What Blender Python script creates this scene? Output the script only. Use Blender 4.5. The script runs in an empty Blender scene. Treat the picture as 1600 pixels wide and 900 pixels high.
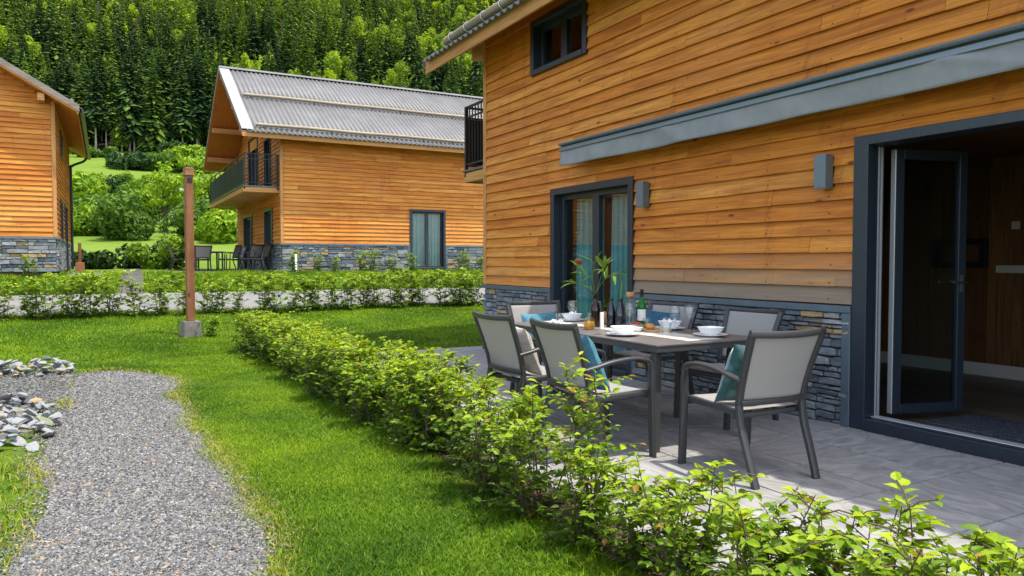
import bpy, math, random
import numpy as np
from mathutils import Vector, Matrix, Quaternion

SC = bpy.context.scene
COL = SC.collection
PI = math.pi
rad = math.radians

# ------------------------------------------------------------------ camera, sky, sun, exposure
cam_d = bpy.data.cameras.new('camera')
cam = bpy.data.objects.new('camera', cam_d); COL.objects.link(cam)
cam.location = (0, 0, 1.30)
cam.rotation_euler = (rad(90 - 2.004), 0, rad(-28.8))
cam_d.sensor_width = 36.0
cam_d.lens = 36.0 * 1154.05 / 1600.0
cam_d.clip_start = 0.05; cam_d.clip_end = 3000
SC.camera = cam

SUN = Vector((0.21, -0.25, 1.0)).normalized()
world = bpy.data.worlds.new('World'); SC.world = world; world.use_nodes = True
wn = world.node_tree
bg = wn.nodes['Background']
sky = wn.nodes.new('ShaderNodeTexSky'); sky.sky_type = 'NISHITA'; sky.sun_disc = False
sky.sun_elevation = math.asin(SUN.z); sky.sun_rotation = math.atan2(SUN.x, SUN.y)
sky.altitude = 700; sky.dust_density = 3.0; sky.ozone_density = 1.0
hs = wn.nodes.new('ShaderNodeHueSaturation'); hs.inputs['Saturation'].default_value = .6   # sky colour desaturated so its fill light is less blue
wn.links.new(sky.outputs['Color'], hs.inputs['Color']); wn.links.new(hs.outputs['Color'], bg.inputs['Color']); bg.inputs['Strength'].default_value = 0.15
sd = bpy.data.lights.new('sun', 'SUN'); sd.energy = 2.0; sd.angle = rad(0.6); sd.color = (1.0, 0.94, 0.84)
sun = bpy.data.objects.new('sun', sd); COL.objects.link(sun)
sun.rotation_euler = SUN.to_track_quat('Z', 'Y').to_euler(); sun.location = (0, -20, 40)
SC.view_settings.view_transform = 'Standard'; SC.view_settings.look = 'None'
SC.view_settings.exposure = 1.68; SC.view_settings.gamma = 1.0
SC.view_settings.use_curve_mapping = False
SC.cycles.max_bounces = 6; SC.cycles.diffuse_bounces = 3; SC.cycles.transparent_max_bounces = 12
SC.cycles.caustics_reflective = False; SC.cycles.caustics_refractive = False

# ------------------------------------------------------------------ material helpers
class G:
    def __init__(s, name):
        s.mat = bpy.data.materials.new(name); s.mat.use_nodes = True
        s.nt = s.mat.node_tree; s.nt.nodes.clear()
        s.outn = s.nt.nodes.new('ShaderNodeOutputMaterial')
    def put(s, sock, v):
        if isinstance(v, bpy.types.NodeSocket): s.nt.links.new(v, sock)
        elif v is not None: sock.default_value = v
    def n(s, t, props=None, **ins):
        nd = s.nt.nodes.new('ShaderNode' + t)
        for k, v in (props or {}).items(): setattr(nd, k, v)
        for k, v in ins.items():
            key = int(k[1:]) if k[0] == 'i' and k[1:].isdigit() else k.replace('_', ' ')
            s.put(nd.inputs[key], v)
        return nd
    def attr(s, name): return s.n('Attribute', {'attribute_name': name})
    def rnd(s): return s.attr('rnd').outputs['Fac']
    def gco(s): return s.attr('gco').outputs['Vector']
    def pos(s): return s.n('NewGeometry').outputs['Position']
    def obj(s): return s.n('TexCoord').outputs['Object']
    def mul(s, v, sc): return s.n('VectorMath', {'operation': 'MULTIPLY'}, i0=v, i1=sc).outputs[0]
    def noise(s, v, scale=5, detail=4, rough=.55, dist=0): return s.n('TexNoise', Vector=v, Scale=scale, Detail=detail, Roughness=rough, Distortion=dist).outputs['Fac']
    def vor(s, v, scale=5, feature='F1', rand=1.0): return s.n('TexVoronoi', {'feature': feature}, Vector=v, Scale=scale, Randomness=rand)
    def m(s, op, a, b=None, c=None): return s.n('Math', {'operation': op}, i0=a, i1=b, i2=c).outputs[0]
    def mr(s, v, a, b, c=0., d=1.):
        nd = s.n('MapRange', {'clamp': True}); s.put(nd.inputs[0], v)
        for i, x in enumerate((a, b, c, d)): s.put(nd.inputs[i + 1], x)
        return nd.outputs[0]
    def ramp(s, f, stops, interp='LINEAR'):
        nd = s.n('ValToRGB', Fac=f); cr = nd.color_ramp; cr.interpolation = interp
        while len(cr.elements) < len(stops): cr.elements.new(0.5)
        for e, (p, c) in zip(cr.elements, stops): e.position = p; e.color = (*c, 1)
        return nd.outputs[0]
    def mix(s, f, a, b, blend='MIX'):
        nd = s.n('Mix', {'data_type': 'RGBA', 'blend_type': blend})
        s.put(nd.inputs[0], f)
        s.put(nd.inputs[6], (*a, 1) if isinstance(a, tuple) else a); s.put(nd.inputs[7], (*b, 1) if isinstance(b, tuple) else b)
        return nd.outputs[2]
    def bump(s, h, strength=.3, dist=.01): return s.n('Bump', Height=h, Strength=strength, Distance=dist).outputs[0]
    def pbr(s, col, rough=.6, metal=0., spec=.5, normal=None, **kw):
        nd = s.n('BsdfPrincipled')
        s.put(nd.inputs['Base Color'], (*col, 1) if isinstance(col, tuple) else col)
        s.put(nd.inputs['Roughness'], rough); s.put(nd.inputs['Metallic'], metal); s.put(nd.inputs['Specular IOR Level'], spec)
        if normal is not None: s.put(nd.inputs['Normal'], normal)
        for k, v in kw.items(): s.put(nd.inputs[k.replace('_', ' ')], v)
        return nd.outputs[0]
    def out(s, sh): s.nt.links.new(sh, s.outn.inputs['Surface']); return s.mat

MAT = {}
def simple(name, col, rough=.6, metal=0., spec=.5, nscale=0., namt=.15, bump=0.):
    g = G(name); c = col
    nrm = None
    if nscale:
        f = g.noise(g.obj(), nscale, 5, .6)
        lo = tuple(x * (1 - namt) for x in col); hi = tuple(min(1, x * (1 + namt)) for x in col)
        c = g.mix(g.mr(f, .3, .7), lo, hi)
        if bump: nrm = g.bump(f, bump, .004)
    MAT[name] = g.out(g.pbr(c, rough, metal, spec, nrm)); return MAT[name]

def wood(name, c0, c1, c2, dark, weather=False, grain=1.0, rough=.62):
    g = G(name); v = g.gco(); r = g.rnd()
    fine = g.noise(g.mul(v, (2.2, 60, 7)), 1, 5, .65, .6)
    broad = g.noise(g.mul(v, (.7, 9, 3)), 1, 4, .6, 1.2)
    base = g.ramp(r, [(0, c0), (.5, c1), (1, c2)])
    base = g.mix(g.mr(broad, .42, .66, 0, .6 * grain), base, dark, 'MIX')
    base = g.mix(g.mr(fine, .44, .68, 0, .6 * grain), base, dark, 'MIX')
    kn = g.vor(g.mul(v, (2.4, 6.5, 5)), 1)
    kd = g.mr(kn.outputs['Distance'], .045, .12, 1, 0)
    ksel = g.mr(g.n('SeparateColor', i0=kn.outputs['Color']).outputs[0], .40, .44, 0, .9)
    base = g.mix(g.m('MULTIPLY', kd, ksel), base, tuple(x * .35 for x in dark))
    if name == 'larch':   # rain streaks running down over several boards
        ps = g.n('SeparateXYZ', i0=g.pos()); hv = g.n('CombineXYZ', i0=g.m('MULTIPLY', g.m('ADD', ps.outputs[0], ps.outputs[1]), 7.0), i1=g.m('MULTIPLY', ps.outputs[2], .55), i2=g.m('MULTIPLY', ps.outputs[0], .05)).outputs[0]
        sk = g.noise(hv, 1, 4, .65); base = g.mix(g.mr(sk, .58, .74, 0, .55), base, (.23, .062, .012))
        fd = g.noise(g.mul(g.pos(), (.5, .5, .9)), 1, 3, .5); base = g.mix(g.mr(fd, .5, .75, 0, .35), base, (.62, .32, .10))
    if weather:
        w = g.attr('wth').outputs['Fac']
        wn_ = g.noise(g.mul(v, (1.1, 14, 4)), 1, 5, .7, .5)
        wf = g.mr(g.m('ADD', w, g.m('MULTIPLY', g.m('SUBTRACT', wn_, .5), 1.2)), .15, .95, 0, .92)
        wf = g.m('MULTIPLY', wf, g.mr(w, .02, .2))
        base = g.mix(wf, base, g.mix(w, g.mix(fine, (.34, .17, .06), (.54, .33, .15)), g.mix(fine, (.10, .085, .068), (.30, .25, .185))))
    h = g.m('ADD', g.m('MULTIPLY', fine, .5), broad)
    MAT[name] = g.out(g.pbr(base, rough, 0, .3, g.bump(h, .35, .006))); return MAT[name]

wood('larch', (.58, .185, .016), (.67, .250, .028), (.74, .325, .055), (.27, .060, .007), True)
wood('larch_trim', (.52, .25, .085), (.58, .29, .10), (.64, .34, .13), (.34, .13, .035))
wood('larch_soffit', (.50, .17, .03), (.55, .20, .04), (.60, .24, .055), (.33, .09, .012), grain=.6)
wood('post_wood', (.24, .105, .045), (.27, .12, .05), (.33, .165, .075), (.12, .04, .018))
wood('grey_wood', (.24, .19, .13), (.31, .25, .175), (.38, .31, .22), (.18, .14, .09))
wood('verge_wood', (.20, .17, .14), (.25, .21, .17), (.3, .26, .21), (.11, .09, .07))
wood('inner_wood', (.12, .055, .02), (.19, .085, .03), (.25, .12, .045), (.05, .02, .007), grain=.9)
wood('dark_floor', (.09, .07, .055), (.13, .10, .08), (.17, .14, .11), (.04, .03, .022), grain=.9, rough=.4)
wood('board_wood', (.45, .26, .12), (.5, .3, .14), (.55, .34, .17), (.28, .13, .05))
simple('core', (.06, .035, .018), .9)
simple('frame_metal', (.016, .024, .036), .38, 0, .5, 40, .2)
simple('frame_edge', (.52, .54, .55), .35, .35)
simple('cap_metal', (.125, .17, .21), .42, .55, .5, 9, .12)
simple('awning_metal', (.17, .205, .235), .4, .35, .5, 5, .05)
simple('lamp_metal', (.14, .175, .205), .4, .4, .5, 20, .04)
simple('black_metal', (.012, .014, .017), .42)
simple('black_panel', (.016, .019, .023), .6, 0, .15, 3, .3)
simple('white_plastic', (.62, .60, .52), .4)
simple('steel', (.5, .5, .5), .3, 1)
simple('chair_metal', (.05, .05, .051), .42, .25, .5, 60, .12)
simple('table_metal', (.062, .061, .061), .45, .2, .5, 60, .12)
simple('skirt_paint', (.58, .56, .52), .5)
simple('plaster', (.55, .52, .47), .85, nscale=8, namt=.06)
simple('porcelain', (.80, .80, .79), .18, 0, .5)
simple('linen', (.47, .43, .37), .9, nscale=120, namt=.1, bump=.3)
simple('paper', (.80, .78, .72), .7)
simple('napkin', (.68, .68, .70), .85, nscale=60, namt=.1)
simple('cork', (.50, .27, .11), .8, nscale=90, namt=.3, bump=.3)
simple('flower', (.42, .20, .09), .85, nscale=60, namt=.35, bump=.5)
simple('ball_wood', (.42, .21, .10), .6, nscale=25, namt=.25)
simple('tomato', (.48, .035, .015), .25)
simple('bread', (.50, .21, .05), .7, nscale=40, namt=.3, bump=.3)
simple('olive', (.19, .20, .04), .4)
simple('bark', (.05, .042, .034), .9, nscale=6, namt=.35, bump=.6)
simple('twig', (.075, .055, .03), .8)
simple('trunk_grey', (.30, .27, .23), .9, nscale=2, namt=.3)
simple('rubber', (.02, .02, .02), .7)
simple('flash_metal', (.34, .38, .42), .42, .5, .5, 4, .12)
simple('terracotta', (.34, .12, .06), .8)
simple('rear_wall', (.40, .38, .34), .9)

# roof sheet
g = G('roof_sheet'); f = g.noise(g.obj(), 1.3, 5, .6); f2 = g.noise(g.mul(g.obj(), (9, .5, .5)), 1, 3, .6)
c = g.mix(g.mr(f, .3, .7), (.125, .123, .12), (.175, .172, .168)); c = g.mix(g.mr(f2, .4, .7, 0, .4), c, (.10, .094, .088))
MAT['roof_sheet'] = g.out(g.pbr(c, .55, .15, .4))

# ledge stone
g = G('ledge_stone'); r = g.rnd(); p = g.gco()
c = g.ramp(r, [(0, (.06, .075, .09)), (.2, (.11, .14, .165)), (.42, (.19, .225, .25)), (.6, (.12, .135, .15)), (.76, (.27, .285, .29)), (.88, (.34, .33, .30)), (.945, (.24, .235, .22)), (.95, (.36, .22, .075)), (1, (.42, .29, .13))])
n1 = g.noise(p, 22, 6, .7); n2 = g.noise(g.mul(p, (9, 9, 60)), 1, 5, .7)
c = g.mix(g.mr(n1, .4, .75, 0, .5), c, (.06, .065, .07)); c = g.mix(g.mr(n2, .5, .75, 0, .6), c, (.36, .38, .39))
rust = g.noise(p, 4.5, 3, .5); c = g.mix(g.mr(rust, .66, .76, 0, .5), c, (.27, .15, .05))
MAT['ledge_stone'] = g.out(g.pbr(c, .75, 0, .35, g.bump(g.m('ADD', n1, n2), .8, .012)))
simple('mortar', (.055, .058, .062), .95)

# patio slabs : wood-look grey concrete, one grain direction per slab
g = G('patio_slab'); p = g.gco(); r = g.rnd()
n1 = g.noise(g.mul(p, (2.2, 5.5, 3)), 1, 6, .62, 2.6); n2 = g.noise(g.mul(p, (6, 40, 5)), 1, 4, .7, .5); n3 = g.noise(p, 60, 3, .7)
c = g.ramp(n1, [(.28, (.165, .161, .153)), (.48, (.265, .257, .245)), (.68, (.37, .357, .335))])
c = g.mix(g.mr(r, 0, 1, .0, .35), c, (.20, .195, .20)); c = g.mix(g.mr(n2, .5, .8, 0, .4), c, (.15, .15, .155)); c = g.mix(g.mr(n3, .55, .8, 0, .3), c, (.14, .14, .14))
st = g.noise(g.pos(), 1.4, 4, .6); c = g.mix(g.mr(st, .55, .75, 0, .3), c, (.20, .17, .13))
MAT['patio_slab'] = g.out(g.pbr(c, .7, 0, .35, g.bump(g.m('ADD', n1, g.m('MULTIPLY', n2, .5)), .3, .006)))
simple('joint', (.09, .085, .08), .95)

# ground
g = G('ground'); p = g.pos()
sx_ = g.n('SeparateXYZ', i0=p); y = g.m('MULTIPLY_ADD', sx_.outputs[0], .17, sx_.outputs[1])
n1 = g.noise(p, .9, 5, .6); n2 = g.noise(p, 9, 4, .7); n3 = g.noise(p, .05, 4, .6); n4 = g.noise(p, .35, 5, .65)
lawn = g.mix(g.mr(n1, .3, .7), (.055, .105, .006), (.115, .17, .008)); lawn = g.mix(g.mr(n2, .35, .7, 0, .5), lawn, (.035, .075, .010))
mead = g.mix(g.mr(n4, .3, .7), (.075, .14, .012), (.125, .195, .018)); mead = g.mix(g.mr(n3, .42, .62, 0, .6), mead, (.16, .21, .035)); mead = g.mix(g.mr(n2, .5, .8, 0, .35), mead, (.05, .09, .014))
c = g.mix(g.mr(y, 24, 40), lawn, mead)
t = g.m('ADD', y, g.m('MULTIPLY', n2, 8))
c = g.mix(g.mr(t, 238, 247), c, g.mix(n2, (.012, .015, .006), (.03, .03, .012)))
MAT['ground'] = g.out(g.pbr(c, .95, 0, .1, g.bump(n2, .6, .05)))

# gravel bed & gravel stones
g = G('gravel_bed'); p = g.pos(); v1 = g.vor(p, 60); v2 = g.noise(p, 90, 4, .7); n = g.noise(p, 1.3, 4, .6)
c = g.mix(g.mr(v1.outputs['Distance'], .1, .7), (.24, .235, .23), (.07, .068, .066)); c = g.mix(g.mr(v2, .4, .7, 0, .5), c, (.30, .29, .28)); c = g.mix(g.mr(n, .5, .72, 0, .45), c, (.17, .14, .10))
MAT['gravel_bed'] = g.out(g.pbr(c, .95, 0, .2, g.bump(v1.outputs['Distance'], .8, .02)))
g = G('gravel_stone'); r = g.rnd()
c = g.ramp(r, [(0, (.045, .045, .046)), (.3, (.095, .095, .096)), (.65, (.155, .153, .15)), (.93, (.28, .275, .265)), (.96, (.30, .24, .16)), (1, (.34, .22, .12))])
MAT['gravel_stone'] = g.out(g.pbr(c, .85, 0, .25))
g = G('dirt'); p = g.pos(); n = g.noise(p, 14, 5, .7); n2 = g.noise(p, 2, 3, .6)
c = g.mix(n, (.12, .10, .085), (.25, .22, .19)); c = g.mix(g.mr(n2, .5, .7, 0, .5), c, (.16, .15, .05))
MAT['dirt'] = g.out(g.pbr(c, .95, 0, .1, g.bump(n, .8, .02)))
simple('shaded_path', (.085, .083, .076), .95, 0, .1, 6, .3, .6)  # dark tone paints in the shade lying on the side path
simple('soil', (.055, .040, .028), .95, 0, .1, 18, .4, 1.0)
for nm, a, b in [('rock_pale', (.30, .30, .29), (.20, .205, .21)), ('rock_grey', (.19, .20, .205), (.30, .31, .31)), ('rock_dark', (.05, .058, .066), (.11, .12, .13)), ('rock_tan', (.40, .27, .12), (.26, .21, .14)), ('rock_moss', (.13, .17, .05), (.26, .27, .22))]:
    g = G(nm); p = g.obj(); n = g.noise(p, 9, 5, .65); n2 = g.noise(g.mul(p, (6, 6, 40)), 1, 4, .6)
    c = g.mix(g.mr(n, .35, .65), a, b); c = g.mix(g.mr(n2, .55, .75, 0, .5), c, tuple(min(1, x * 1.5) for x in b))
    MAT[nm] = g.out(g.pbr(c, .8, 0, .3, g.bump(n, .5, .02)))
g = G('road_concrete'); p = g.pos(); n = g.noise(p, .7, 5, .6); n2 = g.noise(p, 30, 3, .7)
c = g.mix(g.mr(n, .3, .7), (.135, .132, .126), (.20, .194, .185)); c = g.mix(g.mr(n2, .5, .8, 0, .4), c, (.10, .097, .093))
MAT['road_concrete'] = g.out(g.pbr(c, .9, 0, .2))
simple('post_foot', (.15, .14, .125), .9, nscale=20, namt=.25, bump=.3)
simple('terrace_concrete', (.40, .39, .37), .9, nscale=3, namt=.12)

# foliage
def leafmat(name, stops, trans=.35, rough=.5, spec=.35, shift=0.):
    g = G(name); r = g.rnd()
    if shift: r = g.m('ADD', r, g.m('MULTIPLY', g.m('SUBTRACT', g.n('ObjectInfo').outputs['Random'], .5), shift))
    c = g.ramp(r, stops)
    sh = g.pbr(c, rough, 0, spec)
    tr = g.n('BsdfTranslucent', Color=g.mix(1.0, c, (1.25, 1.15, .45), 'MULTIPLY')).outputs[0]
    ms = g.n('MixShader', i0=trans, i1=sh, i2=tr).outputs[0]
    MAT[name] = g.out(ms)
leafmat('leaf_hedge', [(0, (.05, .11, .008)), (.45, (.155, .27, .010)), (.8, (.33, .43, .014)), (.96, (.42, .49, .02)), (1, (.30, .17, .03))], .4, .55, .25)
leafmat('leaf_far', [(0, (.08, .16, .012)), (.6, (.20, .31, .014)), (1, (.34, .45, .02))], .38, .5)
leafmat('grass', [(0, (.038, .100, .003)), (.5, (.102, .205, .004)), (.8, (.205, .31, .006)), (.86, (.30, .30, .03)), (1, (.42, .33, .10))], .35, .6, .2)
leafmat('leaf_spruce', [(0, (.014, .036, .013)), (.5, (.042, .085, .020)), (1, (.12, .19, .03))], .15, .75, .1, .8)
leafmat('leaf_spruce_light', [(0, (.04, .08, .014)), (.5, (.10, .17, .018)), (1, (.19, .28, .026))], .2, .75, .1, .7)
leafmat('leaf_broad', [(0, (.07, .15, .010)), (.5, (.15, .27, .012)), (1, (.30, .42, .016))], .3, .6, .2, .5)
leafmat('leaf_lime', [(0, (.09, .17, .010)), (.5, (.21, .33, .012)), (1, (.40, .50, .016))], .3, .6, .2, .6)
leafmat('leaf_bush', [(0, (.035, .08, .012)), (.5, (.075, .15, .016)), (1, (.14, .23, .022))], .28, .6, .2)
leafmat('leaf_dark', [(0, (.012, .035, .010)), (.6, (.03, .07, .014)), (1, (.06, .12, .02))], .2, .6, .2)
leafmat('dry_leaf', [(0, (.08, .045, .02)), (.6, (.20, .11, .04)), (1, (.34, .19, .06))], .1, .7)
leafmat('leaf_vase', [(0, (.08, .16, .02)), (.6, (.16, .27, .035)), (1, (.24, .33, .06))], .3, .45)

# fabrics
def fabric(name, a, b, scale, trans=0., rough=.85):
    g = G(name); p = g.obj(); n = g.noise(p, scale, 3, .6); c = g.mix(g.mr(n, .3, .7), a, b)
    sh = g.pbr(c, rough, 0, .2, g.bump(n, .25, .003))
    if trans:
        tr = g.n('BsdfTranslucent', Color=c).outputs[0]; sh = g.n('MixShader', i0=trans, i1=sh, i2=tr).outputs[0]
    MAT[name] = g.out(sh)
fabric('sling', (.40, .375, .35), (.47, .445, .42), 300, .36, .7)
fabric('awning_cloth', (.24, .25, .26), (.29, .30, .31), 6, .1)
fabric('curtain', (.085, .29, .31), (.13, .37, .39), 3, .3)
fabric('cushion_blue', (.05, .155, .21), (.085, .22, .28), 14)
fabric('cushion_navy', (.02, .075, .13), (.035, .11, .17), 20)
fabric('cushion_beige', (.33, .30, .25), (.5, .47, .41), 14)
g = G('cushion_teal'); p = g.obj(); v = g.vor(p, 16); n = g.noise(p, 26, 4, .7)
c = g.mix(g.mr(v.outputs['Distance'], .15, .6), (.075, .20, .19), (.014, .065, .066)); c = g.mix(g.mr(n, .45, .65, 0, .6), c, (.03, .12, .12))
MAT['cushion_teal'] = g.out(g.pbr(c, .8, 0, .3, None, Sheen_Weight=.6))
g = G('table_top'); p = g.obj(); n = g.noise(p, 3.5, 5, .6); n2 = g.noise(p, 120, 2, .6)
c = g.mix(g.mr(n, .3, .7), (.105, .096, .092), (.145, .132, .126)); c = g.mix(g.mr(n2, .5, .8, 0, .3), c, (.075, .07, .067))
MAT['table_top'] = g.out(g.pbr(c, .42, 0, .4))
g = G('mat_fibre'); p = g.obj(); n = g.noise(p, 45, 4, .8); c = g.mix(g.mr(n, .35, .65), (.015, .017, .025), (.11, .12, .15))
MAT['mat_fibre'] = g.out(g.pbr(c, .95, 0, .1, g.bump(n, 1, .01)))

# glass : clear sheet with fresnel reflection
def sheetglass(name, tint=(.9, .94, .93), base=.05, gain=.9):
    g = G(name)
    fc = g.n('LayerWeight', Blend=.5).outputs['Facing']; f = g.m('MULTIPLY_ADD', g.m('POWER', fc, 4.5), gain, base)
    tr = g.n('BsdfTransparent', Color=(*tint, 1)).outputs[0]; gl = g.n('BsdfGlossy', Color=(1, 1, 1, 1), Roughness=.01).outputs[0]
    MAT[name] = g.out(g.n('MixShader', i0=f, i1=tr, i2=gl).outputs[0])
sheetglass('pane', (.92, .96, .95), .035, .75)
sheetglass('door_glass', (.70, .78, .78), .03)
sheetglass('clear_glass', (.95, .97, .97), .045, .9)
g = G('green_glass'); MAT['green_glass'] = g.out(g.n('MixShader', i0=.5, i1=g.n('BsdfTransparent', Color=(.12, .62, .14, 1)).outputs[0], i2=g.pbr((.01, .20, .03), .06, 0, .6)).outputs[0])
sheetglass('brown_glass', (.45, .24, .05), .04, .9)
simple('navy_glass', (.008, .012, .025), .08, 0, .7)
simple('bottle_foil', (.01, .01, .012), .35)
g = G('oil'); MAT['oil'] = g.out(g.n('MixShader', i0=.45, i1=g.n('BsdfTransparent', Color=(.95, .62, .03, 1)).outputs[0], i2=g.pbr((.75, .42, .01), .2)).outputs[0])
sheetglass('water', (.9, .95, .95), .03)

# ------------------------------------------------------------------ mesh builder
class MB:
    def __init__(s): s.v = []; s.g = []; s.nv = 0; s.f = []; s.w = []
    def add(s, verts, faces, mat, rnd=.5, gco=None, smooth=False, wth=0.):
        verts = np.asarray(verts, float).reshape(-1, 3); b = s.nv
        s.v.append(verts); s.g.append(verts if gco is None else np.asarray(gco, float).reshape(-1, 3)); s.nv += len(verts)
        groups = {}
        if isinstance(faces, np.ndarray): groups[faces.shape[1]] = (faces + b, np.broadcast_to(rnd, len(faces)), np.broadcast_to(wth, len(faces)))
        else:
            rr = np.broadcast_to(rnd, len(faces)); ww = np.broadcast_to(wth, len(faces)); tmp = {}
            for k, fc in enumerate(faces): tmp.setdefault(len(fc), []).append(k)
            for n, ks in tmp.items(): groups[n] = (np.array([faces[k] for k in ks]) + b, rr[ks], ww[ks])
        for n, (fa, rr, ww) in groups.items(): s.f.append((fa, mat, np.asarray(rr, float), smooth, np.asarray(ww, float)))
    def build(s, name, parent=None, loc=None):
        me = bpy.data.meshes.new(name); V = np.concatenate(s.v); mats = []
        nl = sum(f[0].size for f in s.f); nf = sum(len(f[0]) for f in s.f)
        me.vertices.add(len(V)); me.loops.add(nl); me.polygons.add(nf)
        me.vertices.foreach_set('co', V.astype(np.float32).ravel())
        li = np.concatenate([f[0].ravel() for f in s.f]).astype(np.int32)
        tot = np.concatenate([np.full(len(f[0]), f[0].shape[1]) for f in s.f]); st = np.concatenate([[0], np.cumsum(tot)[:-1]])
        mi = []; sm = []
        for f in s.f:
            if f[1] not in mats: mats.append(f[1])
            mi.append(np.full(len(f[0]), mats.index(f[1]))); sm.append(np.full(len(f[0]), f[3]))
        me.loops.foreach_set('vertex_index', li); me.polygons.foreach_set('loop_start', st.astype(np.int32))
        me.polygons.foreach_set('loop_total', tot.astype(np.int32))
        for m in mats: me.materials.append(MAT[m])
        me.polygons.foreach_set('material_index', np.concatenate(mi).astype(np.int32))
        me.polygons.foreach_set('use_smooth', np.concatenate(sm).astype(bool))
        a = me.attributes.new('rnd', 'FLOAT', 'FACE'); a.data.foreach_set('value', np.concatenate([f[2] for f in s.f]).astype(np.float32))
        w = np.concatenate([f[4] for f in s.f])
        if w.any(): a = me.attributes.new('wth', 'FLOAT', 'FACE'); a.data.foreach_set('value', w.astype(np.float32))
        a = me.attributes.new('gco', 'FLOAT_VECTOR', 'POINT'); a.data.foreach_set('vector', np.concatenate(s.g).astype(np.float32).ravel())
        me.update(calc_edges=True)
        o = bpy.data.objects.new(name, me); COL.objects.link(o)
        if parent is not None: o.parent = parent
        if loc is not None: o.location = loc
        return o

BOXF = np.array([[0, 3, 2, 1], [4, 5, 6, 7], [0, 1, 5, 4], [1, 2, 6, 5], [2, 3, 7, 6], [3, 0, 4, 7]])
def box(mb, a, b, mat, rnd=.5, gdir=0, M=None, off=None):
    (x0, y0, z0), (x1, y1, z1) = a, b
    v = np.array([[x0, y0, z0], [x1, y0, z0], [x1, y1, z0], [x0, y1, z0], [x0, y0, z1], [x1, y0, z1], [x1, y1, z1], [x0, y1, z1]], float)
    gc = v[:, [gdir] + [k for k in (2, 1, 0) if k != gdir]] + (np.array([rnd * 7.3, rnd * 3.1, rnd * 5.7]) if off is None else off)
    if M is not None: v = v @ np.array(M)[:3, :3].T + np.array(M)[:3, 3]
    mb.add(v, BOXF, mat, rnd, gc)
def bev(o, w=.004, seg=2):
    m = o.modifiers.new('bevel', 'BEVEL'); m.width = w; m.segments = seg; m.limit_method = 'ANGLE'; m.angle_limit = rad(40); return o

def sweep(mb, path, sec, mat, up=(0, 0, 1), scale=None, rnd=.5, cap=True, smooth=True, closed=True):
    P = np.asarray(path, float); n = len(P); S = np.asarray(sec, float); k = len(S); up = np.array(up, float)
    T = np.gradient(P, axis=0); T /= np.linalg.norm(T, axis=1)[:, None] + 1e-12
    V = []; G_ = []; acc = 0
    prevx = None
    for i in range(n):
        t = T[i]; x = np.cross(t, up)
        if np.linalg.norm(x) < 1e-3: x = prevx if prevx is not None else np.array([1., 0, 0])
        x = x / np.linalg.norm(x); prevx = x; yv = np.cross(x, t)
        sc = 1. if scale is None else scale[i]
        V.append(P[i] + sc * (S[:, :1] * x + S[:, 1:] * yv))
        if i: acc += np.linalg.norm(P[i] - P[i - 1])
        th = np.arange(k) / k
        G_.append(np.stack([np.full(k, acc), S[:, 0], S[:, 1]], 1) + rnd * 5)
    F = []
    for i in range(n - 1):
        for j in range(k if closed else k - 1):
            j2 = (j + 1) % k; F.append([i * k + j, i * k + j2, (i + 1) * k + j2, (i + 1) * k + j])
    mb.add(np.concatenate(V), np.array(F), mat, rnd, np.concatenate(G_), smooth)
    if cap and closed:
        mb.add(np.concatenate([V[0], V[-1]]), [list(range(k))[::-1], list(range(k, 2 * k))], mat, rnd)
def circ(r, n=8, ry=None): a = np.arange(n) / n * 2 * PI; return np.stack([r * np.cos(a), (ry or r) * np.sin(a)], 1)
def rrect(w, h, r=.006, n=2):
    out = []
    for cx, cy, a0 in ((w / 2 - r, h / 2 - r, 0), (-w / 2 + r, h / 2 - r, 90), (-w / 2 + r, -h / 2 + r, 180), (w / 2 - r, -h / 2 + r, 270)):
        for k in range(n + 1): a = rad(a0 + 90 * k / n); out.append((cx + r * math.cos(a), cy + r * math.sin(a)))
    return out
def tube(mb, path, r, mat, n=8, rnd=.5, scale=None): sweep(mb, path, circ(r, n), mat, (0.013, .027, 1) if abs(np.ptp(np.asarray(path)[:, 2])) < .9 * np.ptp(np.asarray(path), axis=0).max() + 1e-9 else (0.02, 1, .01), scale, rnd)
def spline(pts, n=6):
    P = np.asarray(pts, float); out = []
    for i in range(len(P) - 1):
        p0 = P[max(i - 1, 0)]; p1 = P[i]; p2 = P[i + 1]; p3 = P[min(i + 2, len(P) - 1)]
        for t in np.arange(n) / n:
            out.append(.5 * (2 * p1 + (p2 - p0) * t + (2 * p0 - 5 * p1 + 4 * p2 - p3) * t * t + (3 * p1 - p0 - 3 * p2 + p3) * t ** 3))
    out.append(P[-1]); return np.array(out)
def lathe(mb, prof, mat, n=24, c=(0, 0, 0), rnd=.5, smooth=True, sq=None):
    P = np.asarray(prof, float); a = np.arange(n) / n * 2 * PI; k = len(P)
    ca, sa = np.cos(a), np.sin(a)
    if sq:
        m_ = (np.abs(ca) ** sq + np.abs(sa) ** sq) ** (-1 / sq); ca, sa = ca * m_, sa * m_
    V = np.stack([P[:, :1] * ca, P[:, :1] * sa, np.repeat(P[:, 1:], n, 1)], 2).reshape(-1, 3) + np.array(c)
    F = [[i * n + j, i * n + (j + 1) % n, (i + 1) * n + (j + 1) % n, (i + 1) * n + j] for i in range(k - 1) for j in range(n)]
    mb.add(V, np.array(F), mat, rnd, None, smooth)
def patch(mb, fn, nu, nv, mat, rnd=.5, smooth=True, thick=0.):
    U, W = np.meshgrid(np.linspace(0, 1, nu), np.linspace(0, 1, nv), indexing='ij')
    V = np.array([fn(u, w) for u, w in zip(U.ravel(), W.ravel())])
    F = np.array([[i * nv + j, (i + 1) * nv + j, (i + 1) * nv + j + 1, i * nv + j + 1] for i in range(nu - 1) for j in range(nv - 1)])
    mb.add(V, F, mat, rnd, None, smooth)

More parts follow.
